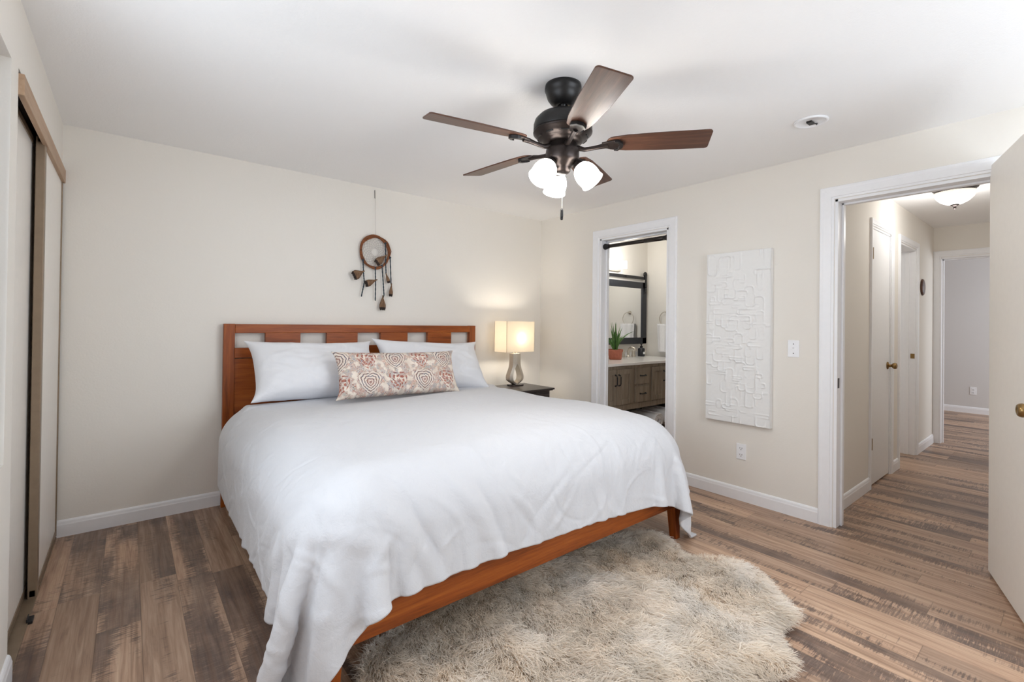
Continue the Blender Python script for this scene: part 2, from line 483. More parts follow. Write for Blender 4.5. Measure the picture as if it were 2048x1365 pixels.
class MB:
    def __init__(self):
        self.v, self.f, self.uv = [], [], None

    def add(self, vs, fs):
        o = len(self.v)
        self.v += [tuple(p) for p in vs]
        self.f += [tuple(i + o for i in f) for f in fs]
        return self

    def box(self, a, b):
        x0, x1 = sorted((a[0], b[0])); y0, y1 = sorted((a[1], b[1])); z0, z1 = sorted((a[2], b[2]))
        vs = [(x0, y0, z0), (x1, y0, z0), (x1, y1, z0), (x0, y1, z0), (x0, y0, z1), (x1, y0, z1), (x1, y1, z1), (x0, y1, z1)]
        return self.add(vs, [(3, 2, 1, 0), (4, 5, 6, 7), (0, 1, 5, 4), (1, 2, 6, 5), (2, 3, 7, 6), (3, 0, 4, 7)])

    def prism(self, poly, d, fn):
        """poly 2D list extruded 0..d; fn(a,b,c)->point"""
        n = len(poly)
        vs = [fn(a, b, 0) for a, b in poly] + [fn(a, b, d) for a, b in poly]
        fs = [tuple(range(n))[::-1], tuple(range(n, 2 * n))] + [(i, (i + 1) % n, n + (i + 1) % n, n + i) for i in range(n)]
        return self.add(vs, fs)

    def lathe(self, prof, mat=None, n=32, cap=True):
        """prof list of (r,z); rotated about local z, transformed by mat"""
        mat = mat or Matrix()
        vs, fs = [], []
        k = len(prof)
        for i in range(n):
            a = 2 * PI * i / n
            for r, z in prof:
                vs.append(mat @ Vector((r * math.cos(a), r * math.sin(a), z)))
        for i in range(n):
            j = (i + 1) % n
            for q in range(k - 1):
                fs.append((i * k + q, j * k + q, j * k + q + 1, i * k + q + 1))
        if cap:
            if prof[0][0] > 1e-5: fs.append(tuple(i * k for i in range(n))[::-1])
            if prof[-1][0] > 1e-5: fs.append(tuple(i * k + k - 1 for i in range(n)))
        return self.add(vs, fs)

    def tube(self, pts, r, n=8, closed=False):
        pts = [Vector(p) for p in pts]
        m = len(pts)
        rr = r if isinstance(r, (list, tuple)) else [r] * m
        vs, fs = [], []
        up = Vector((0.13, 0.31, 0.94)).normalized()
        for i, p in enumerate(pts):
            a = pts[(i - 1) % m] if (closed or i > 0) else p
            b = pts[(i + 1) % m] if (closed or i < m - 1) else p
            t = (b - a)
            t = t.normalized() if t.length > 1e-9 else Vector((0, 0, 1))
            x = t.cross(up)
            if x.length < 1e-3: x = t.cross(Vector((1, 0, 0)))
            x.normalize(); y = t.cross(x)
            for k in range(n):
                an = 2 * PI * k / n
                vs.append(p + (x * math.cos(an) + y * math.sin(an)) * rr[i])
        for i in range(m if closed else m - 1):
            j = (i + 1) % m
            for k in range(n):
                l = (k + 1) % n
                fs.append((i * n + k, i * n + l, j * n + l, j * n + k))
        if not closed:
            fs.append(tuple(range(n))[::-1]); fs.append(tuple((m - 1) * n + k for k in range(n)))
        return self.add(vs, fs)

    def sphere(self, c, r, n=16, sc=(1, 1, 1)):
        prof = [(r * math.sin(PI * i / n), -r * math.cos(PI * i / n)) for i in range(n + 1)]
        prof[0] = (1e-6, -r); prof[-1] = (1e-6, r)
        return self.lathe(prof, Matrix.Translation(c) @ Matrix.Diagonal((*sc, 1)), n=n + 8)

    def grid(self, nu, nv, fn):
        vs = [fn(i / (nu - 1), j / (nv - 1)) for j in range(nv) for i in range(nu)]
        fs = [(j * nu + i, j * nu + i + 1, (j + 1) * nu + i + 1, (j + 1) * nu + i) for j in range(nv - 1) for i in range(nu - 1)]
        return self.add(vs, fs)

    def build(self, name, mat, parent=None, loc=None, smooth=False, bevel=0.0, seg=2, angle=40, subsurf=0):
        if parent is not None:
            p = parent
            org = Vector((0, 0, 0))
            while p is not None:
                org += p.location; p = p.parent
        else:
            org = Vector(loc) if loc is not None else Vector((0, 0, 0))
        me = bpy.data.meshes.new(name)
        me.from_pydata([(v[0] - org.x, v[1] - org.y, v[2] - org.z) for v in self.v], [], self.f)
        me.update()
        o = bpy.data.objects.new(name, me)
        COL.objects.link(o)
        me.materials.append(M[mat] if isinstance(mat, str) else mat)
        if parent is not None:
            o.parent = parent
        else:
            o.location = org
        if smooth:
            me.polygons.foreach_set('use_smooth', [True] * len(me.polygons))
        if bevel:
            b = o.modifiers.new('bevel', 'BEVEL'); b.width = bevel; b.segments = seg; b.limit_method = 'ANGLE'; b.angle_limit = math.radians(30)
            me.polygons.foreach_set('use_smooth', [True] * len(me.polygons))
            b.harden_normals = True
        if subsurf:
            s = o.modifiers.new('subsurf', 'SUBSURF'); s.levels = subsurf; s.render_levels = subsurf
        return o


def tag(o, label=None, cat=None, group=None, kind=None):
    if label: o['label'] = label
    if cat: o['category'] = cat
    if group: o['group'] = group
    if kind: o['kind'] = kind
    return o


def thing(name, loc, label, cat, group=None, kind=None):
    o = bpy.data.objects.new(name, None)
    COL.objects.link(o); o.location = loc; o.empty_display_size = 0.1
    return tag(o, label, cat, group, kind)


def struct(o, label=None, cat=None):
    return tag(o, label, cat, None, 'structure')


# ------------------------------------------------------------------ room shell
H = 2.44
WL = -3.855                     # left wall plane
struct(MB().box((-5.4, -5.6, -0.1), (7.2, 0.4, 0)).build('floor', 'floor'),
       'weathered brown wood plank floor running through bedroom and hall', 'floor')
struct(MB().box((-5.4, -5.6, H), (7.2, 0.4, H + 0.1)).build('ceiling', 'ceiling'), 'smooth white textured ceiling', 'ceiling')
struct(MB().box((WL, 0, 0), (0.12, 0.14, H)).build('wall_back', 'wall'), 'beige wall behind the bed headboard', 'wall')

# right wall with two door openings
BD0, BD1, BZ = -0.845, -1.592, 2.125       # bathroom opening
HD0, HD1, HZ = -2.803, -3.545, 2.125       # hall opening
w = MB()
w.box((0, BD0, 0), (0.12, 0, H)); w.box((0, BD1, BZ), (0.12, BD0, H)); w.box((0, HD0, 0), (0.12, BD1, H))
w.box((0, HD1, HZ), (0.12, HD0, H)); w.box((0, -4.76, 0), (0.12, HD1, H))
struct(w.build('wall_right', 'wall'), 'beige wall holding both doorways and the white canvas', 'wall')

# left wall: closet opening y 0..-1.42, post, then a second opening towards the camera
CY, CZ = -1.415, 2.185
w = MB()
w.box((WL - 0.12, CY, CZ), (WL, 0.0, H))
w.box((WL - 0.12, -1.545, 0), (WL, CY, H))
w.box((WL - 0.12, -3.3, 2.165), (WL, -1.545, H))
w.box((WL - 0.12, -4.76, 0), (WL, -3.3, H))
w.box((WL - 0.12, -3.3, 0), (WL, -1.545, 0.80))
struct(w.build('wall_left', 'wall'), 'beige wall around the sliding closet at far left', 'wall')
w = MB()
w.box((WL - 0.8, -1.545, 0), (WL - 0.7, 0.14, H)); w.box((WL - 0.8, -1.545, 0), (WL - 0.12, -1.465, H)); w.box((WL - 0.75, 0.0, 0), (WL, 0.14, H))
struct(w.build('wall_closet', 'wall'), 'inside walls of the sliding closet', 'wall')
w = MB()
for a, b in (((WL - 0.115, -3.3, 0.80), (WL - 0.075, -1.545, 0.84)), ((WL - 0.115, -3.3, 2.125), (WL - 0.075, -1.545, 2.165)),
             ((WL - 0.115, -3.3, 0.80), (WL - 0.075, -3.26, 2.165)), ((WL - 0.115, -1.585, 0.80), (WL - 0.075, -1.545, 2.165)),
             ((WL - 0.11, -2.44, 0.80), (WL - 0.08, -2.40, 2.165))):
    w.box(a, b)
struct(w.build('window_2', 'trim'), 'white framed window set into the wall at the far left edge', 'window')

# south wall behind the camera, with a window added to light the room
w = MB()
WX0, WX1, WZ0, WZ1 = -2.6, -0.3, 0.88, 2.22
w.box((-4.7, -4.76, 0), (WX0, -4.64, H)); w.box((WX1, -4.76, 0), (0.12, -4.64, H))
w.box((WX0, -4.76, 0), (WX1, -4.64, WZ0)); w.box((WX0, -4.76, WZ1), (WX1, -4.64, H))
struct(w.build('wall_front', 'wall'), 'beige wall behind the camera with an added window', 'wall')
w = MB()
for a, b in (((WX0, -4.74, WZ0), (WX1, -4.68, WZ0 + 0.05)), ((WX0, -4.74, WZ1 - 0.05), (WX1, -4.68, WZ1)),
             ((WX0, -4.74, WZ0), (WX0 + 0.05, -4.68, WZ1)), ((WX1 - 0.05, -4.74, WZ0), (WX1, -4.68, WZ1)),
             ((-1.47, -4.74, WZ0), (-1.43, -4.68, WZ1))):
    w.box(a, b)
struct(w.build('added_window', 'trim'), 'white framed window added out of view for fill light', 'window')

# hall
YH = -2.737
D1a, D1b, D1z = 1.115, 1.70, 2.12
D2a, D2b, D2z = 2.03, 2.69, 2.10
XEND = 3.56
w = MB()
w.box((0.12, YH, 0), (D1a, YH + 0.12, H)); w.box((D1a, YH, D1z), (D1b, YH + 0.12, H))
w.box((D1b, YH, 0), (D2a, YH + 0.12, H)); w.box((D2a, YH, D2z), (D2b, YH + 0.12, H)); w.box((D2b, YH, 0), (XEND, YH + 0.12, H))
struct(w.build('wall_hall_left', 'wall'), 'beige hall wall with the narrow white door', 'wall')
w = MB()
w.box((XEND, YH - 0.05, 0), (XEND + 0.11, -0.3, H)); w.box((XEND, -3.64, 2.10), (XEND + 0.11, YH - 0.05, H))
w.box((XEND, -5.4, 0), (XEND + 0.11, -3.64, H))
struct(w.build('wall_hall_end', 'wall'), 'beige wall across the end of the hall', 'wall')
struct(MB().box((0.12, -3.86, 0), (XEND, -3.74, H)).build('wall_hall_right', 'wall'), 'beige right-hand wall of the hall', 'wall')
w = MB()
w.box((6.5, -5.4, 0), (6.62, -0.3, H)); w.box((XEND + 0.11, -0.42, 0), (6.5, -0.3, H))
w.box((XEND + 0.11, -5.4, 0), (4.2, -5.28, H)); w.box((6.1, -5.4, 0), (6.5, -5.28, H))
w.box((4.2, -5.4, 0), (6.1, -5.28, 0.8)); w.box((4.2, -5.4, 2.2), (6.1, -5.28, H))
struct(w.build('wall_far_room', 'far_wall'), 'pale grey walls of the room beyond the hall', 'wall')
w = MB()
w.box((1.9, -2.617, 0), (2.0, -0.3, H)); w.box((2.0, -0.42, 0), (XEND, -0.3, 0.9)); w.box((2.0, -0.42, 2.15), (XEND, -0.3, H))
w.box((2.0, -0.42, 0.9), (2.25, -0.3, 2.15)); w.box((3.25, -0.42, 0.9), (XEND, -0.3, 2.15))
struct(w.build('wall_side_room', 'bath_wall'), 'pale walls of the small room off the hall', 'wall')

# bathroom
YB, XE, YF, ZC = -0.16, 1.77, -0.79, 0.895
struct(MB().box((0.12, YB, 0), (XE + 0.1, 0.0, H)).build('wall_bath_back', 'bath_wall'), 'bathroom wall behind the black framed mirror', 'wall')
struct(MB().box((XE, -2.617, 0), (XE + 0.1, YB, H)).build('wall_bath_end', 'bath_wall'), 'bathroom end wall with the towel ring', 'wall')

# ------------------------------------------------------------------ trim


def casing_x(x0, dirx, ya, yb, z, wd=0.078, th=0.017, below=0.0):
    """door casing on a wall facing -x/+x (x0 wall plane, dirx outward), opening ya..yb (ya>yb)"""
    m = MB()
    prof = [(0, 0), (0, 0.006), (0.012, 0.008), (0.014, 0.012), (wd - 0.022, th - 0.002), (wd - 0.014, th), (wd - 0.003, th), (wd, th - 0.004), (wd, 0)]
    gap = 0.004
    # left upright, head, right upright with mitres; offset a outward from opening
    for s, y in ((1, ya), (-1, yb)):
        vs, n = [], len(prof)
        for z_end in (0, 1):
            for a, t in prof:
                yy = y + s * (gap + a)
                zz = below if z_end == 0 else z + gap + a
                vs.append((x0 + dirx * t, yy, zz))
        fs = [(i, (i + 1) % n, n + (i + 1) % n, n + i) for i in range(n)] + [tuple(range(n))[::-1], tuple(range(n, 2 * n))]
        m.add(vs, fs)
    vs, n = [], len(prof)
    for s, y in ((1, ya), (-1, yb)):
        for a, t in prof:
            vs.append((x0 + dirx * t, y + s * (gap + a), z + gap + a))
    m.add(vs, [(i, (i + 1) % n, n + (i + 1) % n, n + i) for i in range(n)])
    return m


def casing_y(y0, diry, xa, xb, z, wd=0.078, th=0.017):
    m = casing_x(y0, diry, xb, xa, z, wd, th)
    m.v = [(v[1], v[0], v[2]) for v in m.v]
    return m


def jamb_x(ya, yb, z, x0=-0.001, x1=0.121, t=0.018, stop=0.012):
    m = MB()
    m.box((x0, ya - t, 0), (x1, ya, z)); m.box((x0, yb, 0), (x1, yb + t, z)); m.box((x0, yb, z - t), (x1, ya, z))
    xm = (x0 + x1) / 2 + 0.01
    m.box((xm, ya - t - stop, 0), (xm + 0.035, ya - t, z - t)); m.box((xm, yb + t, 0), (xm + 0.035, yb + t + stop, z - t))
    m.box((xm, yb + t, z - t - stop), (xm + 0.035, ya - t, z - t))
    return m


def trim(name, mb, label, bevel=0.0, mat='trim'):
    o = mb.build(name, mat, bevel=bevel)
    return struct(o, label, 'trim')


t = trim('trim_1', casing_x(0, -1, BD0, BD1, BZ), 'white moulded casing around the bathroom doorway')
j = jamb_x(BD0, BD1, BZ).build('jamb', 'trim', t, bevel=0.002)
MB().box((0.088, BD0 - 0.0205, 0.915), (0.117, BD0 - 0.017, 0.975)).build('strike_plate', 'bronze', t, bevel=0.001)['label'] = 'dark metal strike plate'
t = trim('trim_2', casing_x(0, -1, HD0, HD1, HZ), 'white moulded casing around the bedroom doorway')
jamb_x(HD0, HD1, HZ).build('jamb', 'trim', t, bevel=0.002)
MB().box((0.012, HD0 - 0.0205, 0.90), (0.038, HD0 - 0.017, 0.965)).build('strike_plate', 'bronze', t, bevel=0.001)['label'] = 'dark metal strike plate'
casing_x(0.12, 1, HD0, HD1, HZ, wd=0.06).build('hall_side_casing', 'trim', t)


def base_prof(m, a, b, out, h=0.098, th=0.014):
    """baseboard run from a to b (xy) with outward normal out"""
    prof = [(0, 0), (th, 0), (th, h - 0.028), (th - 0.002, h - 0.022), (th - 0.004, h - 0.010), (th - 0.008, h - 0.003), (0.002, h), (0, h)]
    n = len(prof)
    vs = [(p[0] + out[0] * t_, p[1] + out[1] * t_, z) for p in (a, b) for t_, z in prof]
    m.add(vs, [(i, (i + 1) % n, n + (i + 1) % n, n + i) for i in range(n)] + [tuple(range(n))[::-1], tuple(range(n, 2 * n))])
    return m


def baseboard(name, runs, label):
    m = MB()
    for a, b, o in runs:
        base_prof(m, a, b, o)
    return struct(m.build(name, 'trim'), label, 'baseboard')


baseboard('baseboard_back', [((WL, 0), (0, 0), (0, -1))], 'white baseboard along the wall behind the bed')
baseboard('baseboard_right', [((0, 0), (0, BD0 + 0.082), (-1, 0)), ((0, BD1 - 0.082), (0, HD0 + 0.082), (-1, 0)), ((0, HD1 - 0.082), (0, -4.64), (-1, 0))],
          'white baseboard under the canvas on the doorway wall')
baseboard('baseboard_left', [((WL, CY - 0.003), (WL, -4.64), (1, 0))],
          'white baseboard on the wall just beside the closet')
baseboard('baseboard_hall', [((0.20, YH), (D1a - 0.05, YH), (0, -1)), ((D1b + 0.07, YH), (D2a - 0.06, YH), (0, -1)), ((D2b + 0.08, YH), (XEND, YH), (0, -1))],
          'white baseboard along the left hall wall')
baseboard('baseboard_far_room', [((6.5, -0.5), (6.5, -5.2), (-1, 0))], 'white baseboard in the room past the hall')

# hall door frames
t = trim('trim_3', casing_y(YH, -1, D1a, D1b, D1z, wd=0.055), 'white casing around the narrow hall door')
m = MB(); m.box((D1a - 0.001, YH, 0), (D1a + 0.014, YH + 0.1, D1z)); m.box((D1b - 0.014, YH, 0), (D1b + 0.001, YH + 0.1, D1z)); m.box((D1a, YH, D1z - 0.014), (D1b, YH + 0.1, D1z))
m.build('jamb', 'trim', t)
t = trim('trim_4', casing_y(YH, -1, D2a, D2b, D2z, wd=0.062), 'white casing around the open doorway off the hall')
m = MB(); m.box((D2a - 0.001, YH - 0.001, 0), (D2a + 0.016, YH + 0.121, D2z)); m.box((D2b - 0.016, YH - 0.001, 0), (D2b + 0.001, YH + 0.121, D2z))
m.box((D2a, YH - 0.001, D2z - 0.016), (D2b, YH + 0.121, D2z)); m.box((D2b - 0.028, YH + 0.05, 0), (D2b - 0.016, YH + 0.085, D2z - 0.016))
m.build('jamb', 'trim', t, bevel=0.0015)
MB().box((D2b - 0.019, YH + 0.005, 0.985), (D2b - 0.015, YH + 0.038, 1.035)).build('strike_plate', 'brass', t)['label'] = 'brass strike plate'
EY0, EY1, EZ = YH - 0.05, -3.64, 2.10
t = trim('trim_5', casing_x(XEND, -1, EY0 - 0.02, EY1, EZ, wd=0.066), 'white casing around the doorway at the hall end')
jamb_x(EY0, EY1, EZ, XEND - 0.001, XEND + 0.111).build('jamb', 'trim', t)


def knob(parent, base, nrm, mat='brass', r=0.027):
    """door knob: rosette, neck and ball, axis nrm"""
    nrm = Vector(nrm).normalized()
    mt = Matrix.Translation(base) @ nrm.to_track_quat('Z', 'Y').to_matrix().to_4x4()
    k = MB().lathe([(0.0, 0), (0.032, 0), (0.033, 0.004), (0.028, 0.009), (0.016, 0.012), (0.013, 0.016), (0.011, 0.024), (0.0125, 0.032),
                    (0.020, 0.037), (r - 0.001, 0.045), (r, 0.053), (r - 0.002, 0.061), (r - 0.007, 0.067), (0.012, 0.069), (0.010, 0.0665), (0.0, 0.0665)], mt, 28, cap=False)
    o = k.build('door_knob', mat, parent, smooth=True)
    o['label'] = 'antique brass knob'
    return o


# narrow hall door
d = struct(MB().box((D1a + 0.016, YH + 0.004, 0.012), (D1b - 0.016, YH + 0.04, D1z - 0.016)).build('door_1', 'white_door', bevel=0.003),
           'narrow closed white hall door with brass knob', 'door')
knob(d, (D1b - 0.075, YH + 0.004, 0.965), (0, -1, 0))
for z in (1.90, 0.35):
    h = MB()
    h.box((D1a + 0.012, YH - 0.001, z - 0.045), (D1a + 0.042, YH + 0.006, z + 0.045)); h.tube([(D1a + 0.014, YH - 0.004, z - 0.047), (D1a + 0.014, YH - 0.004, z + 0.047)], 0.006)
    h.build('hinge', 'brass', d)['label'] = 'brass hinge'

# bedroom door, swung open into the room
P0 = Vector((0.012, -3.508, 0)); DD = Vector((-0.9568, -0.2908, 0)); DN = Vector((-0.2908, 0.9568, 0))
m = MB()
DW, DTOP = 0.80, 2.115
vs = [P0 + DD * a - DN * b + Vector((0, 0, z)) for z in (0.012, 2.165) for a, b in ((0, 0), (DW, 0), (DW, 0.035), (0, 0.035))]
m.add(vs, [(3, 2, 1, 0), (4, 5, 6, 7), (0, 1, 5, 4), (1, 2, 6, 5), (2, 3, 7, 6), (3, 0, 4, 7)])
d = struct(m.build('door_2', 'door', bevel=0.003), 'open cream bedroom door at the right edge with brass knob', 'door')
knob(d, P0 + DD * (DW - 0.075) + Vector((0, 0, 0.962)), DN, r=0.029)

# ------------------------------------------------------------------ closet
t = trim('trim_6', MB().box((WL - 0.003, CY, 2.092), (WL + 0.016, -0.0, CZ - 0.016)), 'tan wooden fascia over the closet doors', 0.003, 'tan_wood')
m = MB(); m.box((WL - 0.11, CY, CZ - 0.02), (WL - 0.004, 0, CZ)); m.box((WL - 0.05, CY, 2.07), (WL - 0.045, 0, CZ))
m.build('door_track', 'dark_gap', t)['label'] = 'dark metal sliding track'
MB().box((WL - 0.11, CY, 0.0), (WL + 0.006, 0, 0.008)).build('floor_track', 'tan_metal', t)['label'] = 'tan metal floor track'


def slide_door(name, x, y0, y1, label, th=0.026):
    z0, z1 = 0.012, 2.13
    p = MB().box((x - 0.012, y1 + 0.02, z0 + 0.02), (x - 0.004, y0 - 0.012, z1 - 0.02)).build(name, 'closet_panel')
    struct(p, label, 'door')
    f = MB()
    f.box((x - th, y1, 0.006), (x + 0.004, y1 + 0.045, z1)); f.box((x - 0.026, y0 - 0.016, z0), (x + 0.002, y0, z1))
    f.box((x - 0.024, y1, z0), (x, y0, z0 + 0.034)); f.box((x - 0.024, y1, z1 - 0.03), (x, y0, z1))
    f.build('door_frame', 'tan_metal', p, bevel=0.003)['label'] = 'tan metal frame'
    return p


slide_door('door_3', WL + 0.004, -0.008, -0.785, 'front off-white sliding closet door, next to the back wall', 0.028)
slide_door('door_4', WL - 0.034, -0.66, -1.41, 'rear off-white sliding closet door, nearest the camera')
g = MB(); g.box((WL - 0.0, -1.02, 0), (WL + 0.02, -0.965, 0.012)); g.box((WL - 0.0, -1.02, 0), (WL + 0.004, -0.965, 0.022))
tag(g.build('door_guide', 'black', loc=(WL, -1.0, 0), bevel=0.002), 'small black floor guide beside the sliding closet door', 'door guide')

# ------------------------------------------------------------------ bed
HBY0, HBY1 = -0.030, -0.072
HX0, HX1 = -3.030, -0.922
bed = thing('bed', (-1.976, -1.1, 0), 'cherry-stained wooden king bed with cut-out headboard', 'bed')
hb = MB().box((HX0 + 0.068, HBY0 - 0.006, 0.25), (HX1 - 0.068, HBY1 + 0.014, 1.022)).build('headboard', 'cherry', bed, bevel=0.002)
for a in (HX0, HX1 - 0.068):
    MB().box((a, HBY0, 0.0), (a + 0.068, HBY1, 1.268)).build('headboard_post', 'cherry_v', hb, bevel=0.003)
MB().box((HX0 + 0.068, HBY0, 1.203), (HX1 - 0.068, HBY1, 1.266)).build('top_rail', 'cherry', hb, bevel=0.003)
MB().box((HX0 + 0.068, HBY0, 1.028), (HX1 - 0.068, HBY1, 1.098)).build('middle_rail', 'cherry', hb, bevel=0.003)
holes = [(-2.962, -2.769), (-2.529, -2.334), (-2.088, -1.890), (-1.642, -1.443), (-1.195, -1.000)]
for (a, b), (c, d_) in zip(holes[:-1], holes[1:]):
    MB().box((b, HBY0 - 0.003, 1.096), (c, HBY1 + 0.003, 1.205)).build('headboard_block', 'cherry', hb, bevel=0.002)
FY = -2.272
MB().box((HX0 + 0.05, FY + 0.006, 0.195), (HX1 - 0.05, FY + 0.034, 0.345)).build('foot_rail', 'cherry', bed, bevel=0.003)
for x in (HX0 + 0.012, HX1 - 0.042):
    MB().box((x, FY + 0.03, 0.205), (x + 0.03, HBY1, 0.345)).build('side_rail', 'cherry', bed, bevel=0.003)


def bed_leg(cx, cy, sx, sy):
    m = MB()
    top, bot, w0, w1 = 0.35, 0.0, 0.035, 0.022
    vs = []
    for z, w_ in ((bot, w1), (top, w0)):
        ox, oy = sx * (w0 - w_), sy * (w0 - w_)
        vs += [(cx + ox - w_, cy + oy - w_, z), (cx + ox + w_, cy + oy - w_, z), (cx + ox + w_, cy + oy + w_, z), (cx + ox - w_, cy + oy + w_, z)]
    m.add(vs, [(3, 2, 1, 0), (4, 5, 6, 7), (0, 1, 5, 4), (1, 2, 6, 5), (2, 3, 7, 6), (3, 0, 4, 7)])
    return m.build('leg', 'cherry_v', bed, bevel=0.003)


bed_leg(HX0 + 0.036, FY + 0.034, -1, -1)
bed_leg(HX1 - 0.036, FY + 0.034, 1, -1)

mt = MB().box((HX0 + 0.10, FY + 0.10, 0.30), (HX1 - 0.10, HBY1 - 0.01, 0.690))
tag(mt.build('mattress', 'pillow', loc=(-1.976, -1.1, 0.3), bevel=0.05, seg=4), 'white sheeted mattress beneath the duvet on the wooden bed', 'mattress')

# ------------------------------------------------------------------ duvet (cloth settled over the bed)


